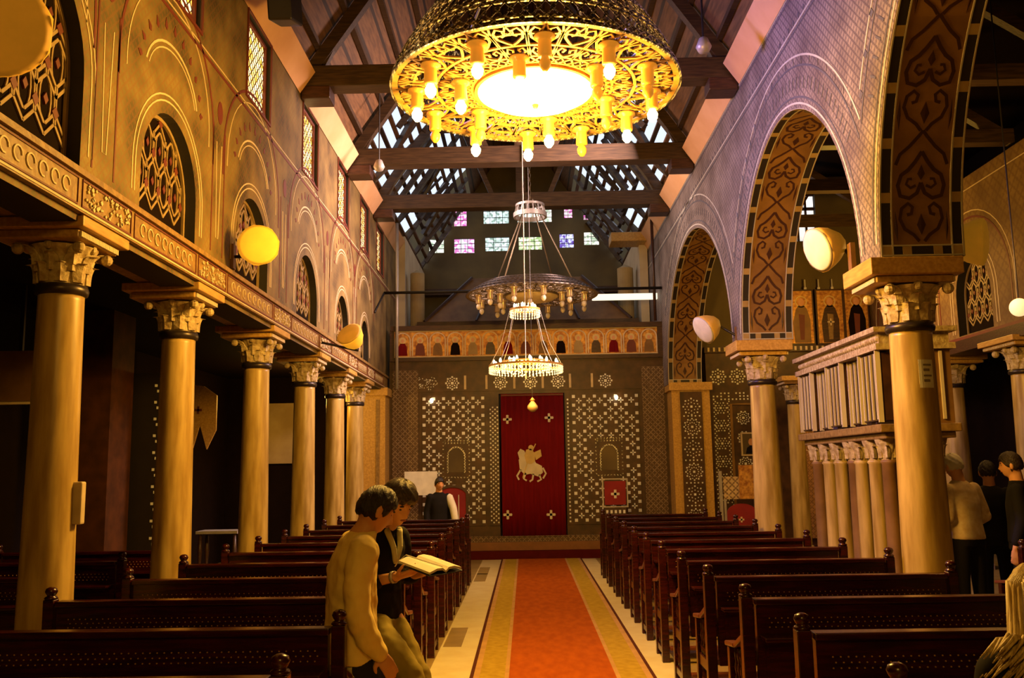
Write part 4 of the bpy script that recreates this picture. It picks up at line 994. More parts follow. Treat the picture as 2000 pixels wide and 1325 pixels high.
# ------------------------------------------------------------------ chandeliers
def polar(z, kz=1): return lambda a, r, w: Vector((r*math.cos(a), r*math.sin(a), z-w))
def aring(bm, r, width, z, h, n=96):
    fn = polar(z); ribbon(bm, [(2*PI*i/n, r) for i in range(n)], width, lambda u, v, w: fn(u, v, w), h, closed=False)
def ringbar(bm, r0, r1, z0, z1, n=72):
    v = [[bm.verts.new((r*math.cos(2*PI*i/n), r*math.sin(2*PI*i/n), z)) for r, z in ((r0, z0), (r1, z0), (r1, z1), (r0, z1))] for i in range(n)]
    for i in range(n):
        a, b = v[i], v[(i+1) % n]
        for k in range(4): bm.faces.new((a[k], a[(k+1) % 4], b[(k+1) % 4], b[k]))
def ring_chandelier(label, loc, lit, ztop):
    t = thing('ring_chandelier', label, 'chandelier', loc, 0.06 if lit else 0.2, 'large ring chandeliers of the nave')
    R = 1.16; bm = NB()
    for r, w_ in ((0.50, 0.04), (0.62, 0.02), (0.80, 0.025), (0.98, 0.02), (1.13, 0.05)): ringbar(bm, r-w_/2, r+w_/2, 0, 0.014)
    n = 24; fn0 = lambda x, y, w: Vector((x, y, 0.012-w))
    for k in range(n):
        a0 = 2*PI*k/n; rot = lambda l: [((r)*math.cos(a0+t_), (r)*math.sin(a0+t_)) for t_, r in l]
        d = PI/n
        for s_ in (-1, 1):
            S = lambda l: rot([(s_*t_*d, r) for t_, r in l])
            ribbon(bm, S([(0, 0.82), (0.35, 0.86), (0.75, 0.93), (0.80, 1.02), (0.55, 1.08), (0.25, 1.05), (0.25, 0.98), (0.45, 0.96)]), 0.020, fn0, 0.014)
            ribbon(bm, S([(0.95, 0.82), (0.98, 0.92), (1.0, 1.00), (0.85, 1.10)]), 0.016, fn0, 0.014)
            ribbon(bm, S([(0, 0.63), (0.45, 0.66), (0.75, 0.71), (0.55, 0.77), (0.2, 0.74), (0.3, 0.70)]), 0.018, fn0, 0.014)
            ribbon(bm, S([(1.0, 0.62), (0.9, 0.70), (1.0, 0.79)]), 0.016, fn0, 0.014)
            ribbon(bm, S([(0, 0.52), (0.5, 0.56), (1.0, 0.61)]), 0.016, fn0, 0.014)
            ribbon(bm, S([(1.0, 0.52), (0.5, 0.56), (0.0, 0.61)]), 0.012, fn0, 0.014)
            ribbon(bm, S([(0, 1.0), (0.2, 1.02), (0.0, 1.12)]), 0.014, fn0, 0.014)
    obj('filigree_plate', bm, 'goldm' if lit else 'chain', t)
    # pierced band leaning inward above the plate
    H = 0.62; bm = NB(); HF = 1.0 if lit else 0.35; fnb = lambda u, v, w: Vector(((R+w-0.34*(v/H)**1.3)*math.cos(u), (R+w-0.34*(v/H)**1.3)*math.sin(u), v))
    for z in (0.0, 0.05, 0.20, 0.25, 0.40, 0.45, 0.58, 0.62):
        r = R-0.34*(z/H)**1.3; ringbar(bm, r-0.01, r+0.008, z-0.008, z+0.008)
    n = 72
    for k in range(n):
        a = 2*PI*k/n; da = 2*PI/n
        for z0, z1 in ((0.05, 0.20), (0.25, 0.40), (0.45, 0.58)):
            ribbon(bm, [(a, z0), (a+da, z1)], 0.012, fnb, 0.006); ribbon(bm, [(a+da, z0), (a, z1)], 0.012, fnb, 0.006)
            patch(bm, [(a+da*.3, (z0+z1)/2), (a+da*.5, z0+0.04), (a+da*.7, (z0+z1)/2), (a+da*.5, z1-0.04)], fnb, 0.008)
        for z in (0.025, 0.225, 0.425): patch(bm, [(a+0.01, z-0.015), (a+da*.5, z-0.015), (a+da*.5, z+0.015), (a+0.01, z+0.015)], fnb, 0.01)
    for v in bm.verts: v.co.z *= HF
    obj('pierced_band', bm, 'silver' if lit else 'band', t)
    obj('glass_bowl', lathe(NB(), [(0.47, 0.0), (0.46, -0.03), (0.38, -0.075), (0.22, -0.11), (0.05, -0.125), (0, -0.126)], 40), 'bowl' if lit else 'dullbowl', t, True)
    bm = NB(); ringbar(bm, 0.455, 0.49, -0.02, 0.02); lathe(bm, [(0.03, -0.12), (0.02, -0.15), (0, -0.16)], 12); obj('bowl_rim', bm, 'goldm' if lit else 'chain', t)
    litset = {0, 1, 3, 4, 6, 7, 8, 10}
    for k in range(18):
        outer = k < 12; a = 2*PI*(k if outer else k-12+0.25)/(12 if outer else 6); r = 0.95 if outer else 0.62
        x, y = r*math.cos(a), r*math.sin(a)
        bm = lathe(NB(), [(0.075, -0.005), (0.078, -0.02), (0.052, -0.035), (0.048, -0.05), (0.052, -0.15), (0.048, -0.16), (0.03, -0.165)], 16, (x, y, 0))
        l = obj('lamp_tube', bm, 'tube' if lit else 'dulltube', t, True)
        on = lit and (k in litset or k in (13, 15, 16))
        obj('bulb', lathe(NB(), [(0.025, -0.16), (0.030, -0.175), (0.044, -0.20), (0.040, -0.235), (0.018, -0.265), (0, -0.27)], 14, (x, y, 0)), 'bulb' if on else ('tube' if lit else 'dullbulb'), l, True)
    for k in range(4):
        a = PI/4+k*PI/2; obj('suspension_rod', tube(NB(), [(0.82*math.cos(a), 0.82*math.sin(a), H*HF), (0.06*math.cos(a), 0.06*math.sin(a), 1.75)], 0.012, 6), 'chain', t, True)
    bm = NB(); ringbar(bm, 0.26, 0.30, 1.42, 1.50); ringbar(bm, 0.22, 0.26, 1.62, 1.66)
    for k in range(16):
        a = 2*PI*k/16; bar(bm, (0.28*math.cos(a), 0.28*math.sin(a), 1.5), (0.24*math.cos(a), 0.24*math.sin(a), 1.64), 0.02, 0.012)
    obj('crown', bm, 'silver' if lit else 'pole', t)
    bm = NB(); z = 1.75; k = 0
    while z < ztop-loc[2]:
        pts = arc(0, z+0.05, 0.022, 0.05, 0, 2*PI, 8)[:-1]
        f_ = (lambda u, v, w: Vector((u, w-0.004, v))) if k % 2 else (lambda u, v, w: Vector((w-0.004, u, v)))
        ribbon(bm, pts, 0.010, f_, 0.009, closed=True); z += 0.08; k += 1
    obj('chain', bm, 'chain', t)
ring_chandelier('huge lit ring chandelier of gilt filigree with a glowing glass bowl, top centre', (0.13, 7.1, 4.74), True, 10.7)
ring_chandelier('dark unlit ring chandelier hanging farther back, before the altar screen', (0.16, 16.0, 4.74), False, 10.7)

xc = thing('crystal_chandelier', 'small sparkling crystal chandelier lit gold, hanging before the icon row', 'chandelier', (0.03, 14.3, 3.30))
random.seed(11)
bm = NB(); ringbar(bm, 0.55, 0.58, -0.01, 0.02); ringbar(bm, 0.36, 0.38, 0.06, 0.08); ringbar(bm, 0.22, 0.24, 0.88, 0.91); obj('ring_frame', bm, 'goldm', xc)
for k in range(8):
    a = 2*PI*k/8; obj('bead_strand', tube(NB(), [(0.56*math.cos(a), 0.56*math.sin(a), 0.02), (0.38*math.cos(a), 0.38*math.sin(a), 0.36), (0.24*math.cos(a), 0.24*math.sin(a), 0.88)], 0.003, 5), 'pole', xc)
bm = NB()
for r, n, z0, h in ((0.57, 60, -0.01, 0.11), (0.37, 40, 0.06, 0.14), (0.23, 30, 0.88, 0.12), (0.14, 16, 0.98, 0.10)):
    for k in range(n):
        a = 2*PI*k/n
        for q in range(3): bmesh.ops.create_icosphere(bm, subdivisions=1, radius=0.013, matrix=Matrix.Translation((r*math.cos(a), r*math.sin(a), z0-h*(q+0.3)/3)) @ Matrix.Diagonal((1, 1, 1.5, 1)))
for k in range(40):
    r = 0.55*math.sqrt(random.random()); a = random.random()*6.28; bmesh.ops.create_icosphere(bm, subdivisions=1, radius=0.014, matrix=Matrix.Translation((r*math.cos(a), r*math.sin(a), -0.06-0.10*(1-r/0.55)*random.random())))
cd_ = obj('crystal_drops', bm, 'crystal', xc); cd_['kind'] = 'stuff'
for r, n, z in ((0.50, 12, 0.05), (0.26, 8, 0.10), (0.17, 6, 0.94)):
    for k in range(n):
        a = 2*PI*(k+0.3)/n; obj('candle_bulb', lathe(NB(), [(0.010, 0), (0.020, 0.02), (0.016, 0.05), (0, 0.075)], 8, (r*math.cos(a), r*math.sin(a), z-0.02)), 'xbulb', xc, True)
obj('stem', tube(NB(), [(0, 0, -0.2), (0, 0, 6.2)], 0.009, 6), 'chain', xc)
hl = thing('hanging_egg_lamp', 'small brass egg-shaped lamp hanging over the red curtain', 'lamp', (0.125, 14.6, 2.66))
obj('globe', lathe(NB(), [(0, -0.06), (0.04, -0.05), (0.085, 0.0), (0.08, 0.04), (0.035, 0.10), (0.02, 0.13), (0, 0.14)], 18), 'ochre', hl, True)
obj('cap', lathe(NB(), [(0.03, 0.12), (0.045, 0.13), (0.02, 0.16), (0, 0.18)], 12), 'goldm', hl, True)
obj('cord', tube(NB(), [(0, 0, 0.17), (0, 0, 7.0)], 0.004, 5), 'iron', hl)

# ------------------------------------------------------------------ wall lamps with broad shades
def shade_lamp(label, loc, axis, r, front, side, wall, group='shaded wall lamps'):
    t = thing('wall_lamp', label, 'lamp', loc, 0, group); q = Vector(axis).normalized().to_track_quat('Z', 'Y').to_matrix().to_4x4()
    bm = lathe(NB(), [(r*0.0, 0.035), (r*0.5, 0.03), (r*0.85, 0.015), (r, 0.0)], 28); bm.transform(q); obj('shade_face', bm, front, t, True)
    bm = lathe(NB(), [(r, 0.0), (r*1.0, -0.03), (r*0.85, -0.12), (r*0.52, -0.22), (r*0.2, -0.27), (r*0.14, -0.28)], 28)
    for v in bm.verts:
        a = math.atan2(v.co.y, v.co.x); v.co.x *= 1+0.03*math.sin(a*9+v.co.z*20); v.co.y *= 1+0.03*math.sin(a*7+1)
    bm.transform(q); obj('shade', bm, side, t, True)
    back = Vector(axis).normalized()*-0.27; wv = Vector(wall)-Vector(loc)
    obj('bracket', tube(NB(), [back, back+Vector((0, 0, -0.06)), wv+Vector((0, 0, -0.0))], 0.016, 8), 'iron', t, True)
    bm = NB(); s_ = 0.02; box(bm, wv.x-s_, wv.x+s_, wv.y-0.04, wv.y+0.04, wv.z-0.12, wv.z+0.12); obj('wall_plate', bm, 'soffit', t)
shade_lamp('glowing round yellow wall lamp on the left wall, between the second and third arched windows', (-2.47, 8.4, 3.83), (0.25, -1, -0.05), 0.19, 'shadeY', 'shadeY', (-2.79, 8.65, 3.78))
shade_lamp('smaller yellow wall lamp seen side-on, far along the left wall', (-2.36, 12.3, 3.56), (-0.35, -0.8, 0.55), 0.18, 'shadeB', 'shadeY', (-2.79, 12.5, 3.48))
shade_lamp('big yellow wall lamp cut off by the upper left frame edge', (-2.52, 4.15, 3.87), (0.3, -0.8, -0.5), 0.25, 'shadeB', 'shadeY', (-2.79, 4.4, 3.75))
shade_lamp('white-faced wall lamp beside the capital of the thick right column', (2.60, 7.95, 3.57), (-0.95, -0.25, -0.35), 0.20, 'shadeW', 'shadeB', (2.81, 7.72, 3.45))
shade_lamp('white-faced wall lamp low in the far right arch, by the second right capital', (2.42, 12.3, 3.52), (-0.8, -0.3, -0.5), 0.20, 'shadeW', 'shadeB', (2.81, 12.05, 3.40))
shade_lamp('ochre wall lamp on the aisle side of the thick right column', (3.75, 7.35, 3.47), (0.8, -0.5, -0.1), 0.19, 'shadeB', 'shadeB', (3.47, 7.3, 3.45))
gl = thing('globe_lamp', 'small glowing globe lamp at the right frame edge', 'lamp', (5.42, 10.0, 3.37))
obj('globe', ball(NB(), (0, 0, 0), 0.10, 20, 14), mat('warm_globe', (1, .8, .4), emit=(1.0, 0.66, 0.30), estr=1.1), gl, True)
obj('stem', tube(NB(), [(0, 0, 0.09), (0, 0, 4.2)], 0.008, 6), 'iron', gl)
cct = thing('security_camera', 'black box camera hanging from the dark roof timbers, upper left', 'camera', (-2.32, 8.6, 6.35))
obj('housing', bar(NB(), (0, 0.22, 0.05), (0, -0.22, -0.10), 0.24, 0.34), 'iron', cct, bevel=0.02); obj('bracket', tube(NB(), [(0, 0, 0.1), (-0.2, 0.1, 0.45), (-0.25, 0.5, 0.5)], 0.02, 8), 'iron', cct)
for i, (x, y, z, lb) in enumerate(((-2.35, 6.9, 6.0, 'amber floodlight bulb hanging by the top left clerestory window'), (-2.2, 13.8, 6.45, 'small spotlight under the left end of the second roof beam'), (2.1, 9.9, 6.45, 'small silver spotlight in the roof timbers, upper right'))):
    t = thing('spotlight', lb, 'spotlight', (x, y, z), 0, 'spotlights in the roof')
    obj('head', lathe(NB(), [(0, -0.1), (0.06, -0.1), (0.09, -0.04), (0.05, 0.06), (0.02, 0.08), (0, 0.08)], 16), 'shadeB' if i == 0 else 'pole', t, True)
    obj('stem', tube(NB(), [(0, 0, 0.07), (0, 0, 1.38 if i else 1.6)], 0.012, 6), 'iron', t)

# ------------------------------------------------------------------ furniture before the screen
t = thing('easel_picture', 'pale yellow poster on a stand behind the last left pews', 'picture', (-1.92, 17.0, 0))
obj('sheet', B(-0.30, 0.30, 0, 0.02, 1.27, 1.70), 'paper', t); obj('leg', B(-0.28, -0.25, 0.02, 0.05, 0, 1.3), 'wood', t); obj('leg', B(0.25, 0.28, 0.02, 0.05, 0, 1.3), 'wood', t)
def throne(label, loc, group=None):
    t = thing('armchair', label, 'chair', loc, 0, group)
    bm = NB(); patch(bm, archpts(0, 0.5, 1.25, 0.26, 0.14), lambda u, v, w: Vector((u, -w, v)), 0.06); obj('backrest', bm, 'redcloth', t)
    bm = NB(); ribbon(bm, archpts(0, 0.3, 1.25, 0.28, 0.16), 0.045, lambda u, v, w: Vector((u, 0.01-w, v)), 0.09); obj('back_frame', bm, 'wood', t)
    bm = NB()
    for x in (-0.12, 0.0, 0.12): box(bm, x-0.008, x+0.008, -0.07, -0.06, 0.75, 1.25)
    obj('piping', bm, 'white', t)
    obj('seat', B(-0.28, 0.28, -0.5, 0.0, 0.42, 0.50), 'redcloth', t, bevel=0.02)
    for x in (-0.28, 0.28):
        obj('armrest', B(x-0.03, x+0.03, -0.5, 0.02, 0.70, 0.74), 'wood', t, bevel=0.01)
        for y in (-0.47, 0.0): obj('leg', B(x-0.025, x+0.025, y-0.025, y+0.025, 0, 0.72), 'wood', t)
throne('red upholstered armchair before the left half of the altar screen', (-1.40, 17.75, 0))
def lectern(label, loc, fab, ttl):
    t = thing('lectern', label, 'lectern', loc)
    obj('frame', ribbon_box(0.23), 'pole', t); obj('cloth', B(-0.20, 0.20, -0.03, 0.0, 1.02, 1.46), fab, t)
    bm = NB(); cross(bm, 0, 1.22, 0.08, lambda u, v, w: Vector((u, -0.03-w, v)), 0.3); obj('embroidered_cross', bm, 'white', t)
    bm = NB()
    for q in range(5): box(bm, -0.18+q*0.08, -0.14+q*0.08, -0.04, -0.02, 0.72+0.0*q, 0.80); box(bm, -0.18+q*0.08, -0.14+q*0.08, -0.04, -0.02, 0.86, 0.92)
    obj('pearl_fringe', bm, 'speck', t)
    obj('body', B(-0.20, 0.20, -0.02, 0.25, 0.0, 0.98), 'wainscot', t)
def ribbon_box(a):
    bm = NB(); ribbon(bm, [(-a, 0.98), (a, 0.98), (a, 1.5), (-a, 1.5)], 0.03, lambda u, v, w: Vector((u, 0.01-w, v)), 0.04, closed=True); return bm
lectern('small lectern with a red cloth and white cross, right of the altar curtain', (1.68, 17.7, 0), 'redcloth', 0)
t = thing('icon_stand', 'gilded double icon stand with a dark red arch, beyond the right pews', 'stand', (3.82, 16.8, 0))
obj('backboard', B(-0.35, -0.30, 0, 0.05, 0, 1.62), 'pole', t); obj('fretwork_board', B(-0.28, 0.04, 0, 0.04, 1.12, 1.52), diaper(mat('fretted_cream', (0.7, 0.5, 0.25), 0.6), (0.12, 0.05, 0.02), ('X', 'Z'), (4, 4), 0.8), t)
obj('gold_icon', B(0.0, 0.28, -0.04, 0.0, 1.12, 1.72), 'gold', t)
bm = NB(); patch(bm, archpts(0.02, 0.66, 0.88, 0.26, 0.16), lambda u, v, w: Vector((u, -0.01-w, v)), 0.05); obj('red_arch', bm, 'redcloth', t)
bm = NB(); cross(bm, 0.0, 0.76, 0.05, lambda u, v, w: Vector((u, -0.06-w, v)), 0.3); obj('cross_motif', bm, 'cream', t)
for x in (-0.26, 0.28): obj('leg', B(x-0.02, x+0.02, 0, 0.04, 0, 1.12), 'pole', t)
t = thing('framed_picture', 'small framed portrait hung against the side screen by the second right column', 'picture', (4.40, 18.285, 1.90))
obj('frame', B(-0.16, 0.16, 0, 0.04, 0, 0.46), 'cream', t); obj('picture', B(-0.13, 0.13, -0.005, 0, 0.03, 0.43), 'east', t)
bm = NB(); patch(bm, arc(0.03, 0.27, 0.05, 0.07, 0, 2*PI, 12)[:-1], lambda u, v, w: Vector((u, -0.006-w, v)), 0.004); obj('portrait_face', bm, 'skin', t)
bm = NB(); patch(bm, [(-0.08, 0.04), (0.12, 0.04), (0.10, 0.16), (0.03, 0.21), (-0.05, 0.16)], lambda u, v, w: Vector((u, -0.006-w, v)), 0.004); obj('portrait_robe', bm, 'black', t)

# ------------------------------------------------------------------ people
def frame_of(front, up=(0, 0, 1)):
    f = Vector(front).normalized(); u = Vector(up); u = (u-f*u.dot(f)).normalized(); r = f.cross(u); return r, f, u
def head_bm(bm, c, front, up, s=1.0):
    r, f, u = frame_of(front, up); seg, rg = 36, 28; V = []
    for j in range(rg+1):
        ph = PI*j/rg; row = []
        for i in range(seg):
            th = 2*PI*i/seg; x = math.sin(ph)*math.cos(th); y = math.sin(ph)*math.sin(th); z = math.cos(ph)
            X, Y, Z = x*0.076, y*0.096, z*0.118
            if y > 0:
                low = max(0, -z); X *= 1-0.28*low**1.2; Y *= 1+0.02*low      # jaw
                Y += 0.004*math.exp(-((z-0.30)/0.12)**2)*math.exp(-(x/0.6)**2)   # brow
                Y -= 0.013*math.exp(-((z-0.10)/0.10)**2)*(math.exp(-((x-0.40)/0.17)**2)+math.exp(-((x+0.40)/0.17)**2))   # sockets
                if y > 0.3:
                    k = 1 if z > -0.22 else math.exp(-((z+0.22)/0.06)**2); 
                    if z < 0.16: Y += 0.030*k*math.exp(-(x/0.15)**2)*max(0, min(1, (0.16-z)/0.36))     # nose
                Y += 0.006*math.exp(-((z+0.42)/0.07)**2)*math.exp(-(x/0.28)**2)    # lips
                Y += 0.012*math.exp(-((z+0.74)/0.14)**2)*math.exp(-(x/0.35)**2)    # chin
            else:
                if z < -0.2: Y *= 1-0.45*(-z-0.2)
            row.append(bm.verts.new(Vector(c)+(r*X+f*Y+u*Z)*s))
            if j in (0, rg): break
        V.append(row)
    for j in range(rg):
        a, b = V[j], V[j+1]
        for i in range(seg):
            k = (i+1) % seg
            if len(a) == 1: bm.faces.new((a[0], b[i], b[k]))
            elif len(b) == 1: bm.faces.new((a[i], b[0], a[k]))
            else: bm.faces.new((a[i], b[i], b[k], a[k]))
    for s_ in (-1, 1):   # ears
        m = Matrix.Translation(Vector(c)+(r*0.084*s_-f*0.006+u*-0.008)*s) @ Matrix((r, f, u)).transposed().to_4x4() @ Matrix.Rotation(0.3*s_, 4, 'Z') @ Matrix.Diagonal((0.35, 0.75, 1.25, 1))
        bmesh.ops.create_uvsphere(bm, u_segments=12, v_segments=8, radius=0.030*s, matrix=m)
def face_bits(root, c, front, up, s=1.0, beard=False):
    r, f, u = frame_of(front, up); c = Vector(c)
    P = lambda x, y, z: c+(r*x+f*y+u*z)*s
    Mx = lambda x, y, z, d: Matrix.Translation(P(x, y, z)) @ Matrix((r, f, u)).transposed().to_4x4() @ Matrix.Diagonal((*d, 1))
    for s_ in (-1, 1):
        bm = NB(); bmesh.ops.create_uvsphere(bm, u_segments=10, v_segments=8, radius=0.012*s, matrix=Mx(0.030*s_, 0.074, 0.011, (1, 0.6, 0.6))); obj('eye', bm, 'eye', root, True)
        bm = NB(); bmesh.ops.create_uvsphere(bm, u_segments=10, v_segments=8, radius=0.018*s, matrix=Mx(0.031*s_, 0.083, 0.033, (1.2, 0.35, 0.28))); obj('eyebrow', bm, 'hair', root, True)
    bm = NB(); bmesh.ops.create_uvsphere(bm, u_segments=12, v_segments=8, radius=0.022*s, matrix=Mx(0, 0.090, -0.049, (1.05, 0.40, 0.30))); obj('mouth', bm, 'lip', root, True)
def hair_bm(c, front, up, s=1.0, thick=0.012, fringe=0.25, nape=-0.55, puff=0.0, seed=1):
    r, f, u = frame_of(front, up); bm = NB(); seg, rg = 40, 26; rnd = random.Random(seed); V = []
    ph0 = [rnd.uniform(0, 6.28) for _ in range(6)]
    for j in range(rg+1):
        row = []
        for i in range(seg):
            th = 2*PI*i/seg; front_k = max(0, math.sin(th))
            # hairline: lower at the back, higher over the face
            zmin = nape*(1-front_k**0.45) + fringe*(front_k**0.45) + 0.05*math.sin(th*11+ph0[2]); zmin += -0.25*math.exp(-((abs(math.cos(th))-0.93)/0.06)**2)*(1 if math.sin(th) > 0 else 0)
            zz = 1-(1-zmin)*j/rg; sn = math.sqrt(max(0, 1-zz*zz)); x, y, z = sn*math.cos(th), sn*math.sin(th), zz
            lump = 0.5*math.sin(th*9+z*14+ph0[0])+0.5*math.sin(th*17-z*23+ph0[1]); ed = min(1, (rg-j)/5.0)**0.6; e = -0.006+(thick+0.006)*ed+0.004*lump*ed + puff*max(0, z+0.2)*(0.6+0.4*max(0, y+0.3))*ed
            row.append(bm.verts.new(Vector(c)+(r*x*(0.076+e)+f*y*(0.096+e)+u*z*(0.118+e))*s))
        V.append(row)
    for j in range(rg):
        for i in range(seg):
            k = (i+1) % seg; bm.faces.new((V[j][i], V[j+1][i], V[j+1][k], V[j][k]))
    bmesh.ops.remove_doubles(bm, verts=bm.verts[:], dist=0.0005)
    return bm
def sect(bm, secs, side, front, seg=24):
    """stack of elliptical sections: (centre, half width along side, half depth along front)"""
    rings = []
    for c, a, b in secs:
        rings.append([bm.verts.new(Vector(c)+Vector(side)*a*math.copysign(abs(math.cos(2*PI*i/seg))**0.85, math.cos(2*PI*i/seg))+Vector(front)*b*math.sin(2*PI*i/seg)) for i in range(seg)])
    for a, b in zip(rings, rings[1:]):
        for i in range(seg): bm.faces.new((a[i], a[(i+1) % seg], b[(i+1) % seg], b[i]))
    bm.faces.new(rings[0][::-1]); bm.faces.new(rings[-1])
def limb(bm, pts, rad, seg=14):
    """rounded tapered limb with ball joints"""
    P = []; Rr = []
    for k in range(len(pts)-1):
        a, b = Vector(pts[k]), Vector(pts[k+1]); n = 5
        for i in range(n):
            P.append(a.lerp(b, i/n)); Rr.append(rad[k]+(rad[k+1]-rad[k])*i/n)
    P.append(Vector(pts[-1])); Rr.append(rad[-1])
    Q = [P[0]]+[(P[i-1]+P[i]*2+P[i+1])/4 for i in range(1, len(P)-1)]+[P[-1]]
    tube(bm, Q, Rr, seg)
    for p, r_ in zip(pts, rad): bmesh.ops.create_uvsphere(bm, u_segments=12, v_segments=8, radius=r_*0.98, matrix=Matrix.Translation(Vector(p)))
def hand(bm, wrist, dirv, palm, s=1.0, curl=0.5, thumb_side=1):
    """palm plus five bent fingers; palm = palm normal"""
    d = Vector(dirv).normalized(); n = Vector(palm); n = (n-d*n.dot(d)).normalized(); sd = d.cross(n)*thumb_side; wv = Vector(wrist)
    sect(bm, [(wv, 0.026*s, 0.019*s), (wv+d*0.03*s, 0.034*s, 0.017*s), (wv+d*0.065*s, 0.041*s, 0.015*s), (wv+d*0.09*s, 0.040*s, 0.012*s)], sd, n, 14)
    for k, ln in enumerate((0.070, 0.080, 0.074, 0.058)):
        b = wv+d*0.085*s+sd*(0.030-0.020*k)*s; dd = d; p = [b]; 
        for q, fr in enumerate((0.45, 0.32, 0.23)):
            a = curl*(0.35+0.5*q); dd = (d*math.cos(a)+n*math.sin(a)).normalized(); p.append(p[-1]+dd*ln*fr*s)
        tube(bm, p, [0.0095*s, 0.009*s, 0.008*s, 0.0062*s], 8)
    b = wv+d*0.025*s+sd*0.030*s; t1 = (d*0.6+sd*0.7+n*0.25).normalized(); t2 = (d*0.85+sd*0.25+n*0.45).normalized()
    tube(bm, [b, b+t1*0.035*s, b+t1*0.035*s+t2*0.03*s, b+t1*0.035*s+t2*0.052*s], [0.014*s, 0.0115*s, 0.010*s, 0.007*s], 8)
def fuse(o, voxel):
    m = o.modifiers.new('fuse', 'REMESH'); m.mode = 'VOXEL'; m.voxel_size = voxel; m.use_smooth_shade = True
    s_ = o.modifiers.new('soften', 'SMOOTH'); s_.factor = 0.5; s_.iterations = 3; return o

def folds(o, st):
    tx = bpy.data.textures.new('cloth_folds', 'CLOUDS'); tx.noise_scale = 0.075; tx.noise_depth = 1
    d = o.modifiers.new('folds', 'DISPLACE'); d.texture = tx; d.strength = st; d.mid_level = 0.5; return o

# man in the cream sweater, leaning against a pew end, facing the carpet
R1, F1, U1 = frame_of((0.93, 0.36, 0))           # R1 points to his right (toward the camera)
m1 = thing('person', 'man in a cream long-sleeved sweater and dark jeans leaning on a left pew end', 'person', (-0.865, 4.9, 0))
o1 = Vector((-0.84, 4.9, 0)); A = lambda s_, f_, z: R1*s_+F1*f_+Vector((0, 0, z))
hd = A(0, 0.075, 1.50); hf = (F1*0.92+Vector((0, 0, -0.50))-R1*0.12); 
bm = NB(); head_bm(bm, hd, hf, (0, 0, 1), 1.0)
limb(bm, [A(0, 0.0, 1.36), A(0, 0.03, 1.42), A(0, 0.045, 1.47)], [0.075, 0.060, 0.058])
sect(bm, [(A(0, -0.05, 0.80), 0.14, 0.09), (A(0, -0.03, 1.05), 0.13, 0.09), (A(0, -0.02, 1.28), 0.15, 0.09), (A(0, 0.0, 1.38), 0.08, 0.06)], R1, F1)
for s_ in (-1, 1): limb(bm, [A(s_*0.18, -0.01, 1.33), A(s_*0.215, -0.05, 1.03), A(s_*0.19, 0.06, 0.80)], [0.045, 0.038, 0.028])
for s_ in (-1, 1): hand(bm, A(s_*0.19, 0.06, 0.81), F1*0.5+Vector((0, 0, -0.85)), -R1*s_, 1.0, 0.5, -s_)
for s_ in (-1, 1): limb(bm, [A(s_*0.09, -0.04, 0.82), A(s_*0.11, 0.12, 0.46), A(s_*0.11, 0.22, 0.08)], [0.075, 0.05, 0.038])
fuse(obj('body', bm, 'skin', m1, True), 0.0065)
face_bits(m1, hd, hf, (0, 0, 1))
obj('hair', hair_bm(hd, hf, (0, 0, 1), 1.03, 0.010, 0.42, -0.50, 0.006, 2), 'hair', m1, True)
bm = NB()
sect(bm, [(A(0, -0.055, 0.755), 0.185, 0.135), (A(0, -0.05, 0.86), 0.18, 0.13), (A(0, -0.05, 1.0), 0.175, 0.128), (A(0, -0.05, 1.15), 0.18, 0.128), (A(0, -0.04, 1.27), 0.185, 0.115), (A(0, -0.02, 1.35), 0.14, 0.09), (A(0, 0.01, 1.395), 0.075, 0.07)], R1, F1)
for s_ in (-1, 1):
    limb(bm, [A(s_*0.165, -0.02, 1.315), A(s_*0.215, -0.06, 1.17), A(s_*0.225, -0.065, 1.02), A(s_*0.21, -0.01, 0.90), A(s_*0.19, 0.05, 0.815)], [0.078, 0.072, 0.066, 0.062, 0.050])
    for k, (f_, z) in enumerate(((-0.04, 0.965), (-0.01, 0.915), (0.02, 0.87), (0.045, 0.83))): bmesh.ops.create_uvsphere(bm, u_segments=16, v_segments=8, radius=0.064-0.003*k, matrix=Matrix.Translation(A(s_*0.2, f_, z)) @ Vector((F1.x, F1.y, -0.6)).to_track_quat('Z', 'Y').to_matrix().to_4x4() @ Matrix.Diagonal((1, 1, 0.22, 1)))
folds(fuse(obj('sweater', bm, 'sweater', m1, True), 0.009), 0.022)
bm = NB(); sect(bm, [(A(0, -0.06, 0.70), 0.172, 0.125), (A(0, -0.06, 0.78), 0.172, 0.122)], R1, F1); obj('undershirt', bm, 'tshirt', m1, True)
bm = NB(); sect(bm, [(A(0, -0.05, 0.66), 0.165, 0.118), (A(0, -0.05, 0.80), 0.16, 0.112)], R1, F1)
limb(bm, [A(0.09, -0.03, 0.74), A(0.11, 0.13, 0.46), A(0.11, 0.21, 0.07)], [0.098, 0.072, 0.055]); limb(bm, [A(-0.09, -0.03, 0.74), A(-0.09, 0.18, 0.45), A(-0.10, 0.30, 0.07)], [0.098, 0.072, 0.055])
fuse(obj('jeans', bm, 'jeans', m1, True), 0.010)
for s_, f_ in ((0.11, 0.25), (-0.10, 0.34)):
    bm = NB(); limb(bm, [A(s_, f_-0.06, 0.045), A(s_, f_+0.12, 0.035)], [0.045, 0.035]); obj('shoe', bm, 'black', m1, True)

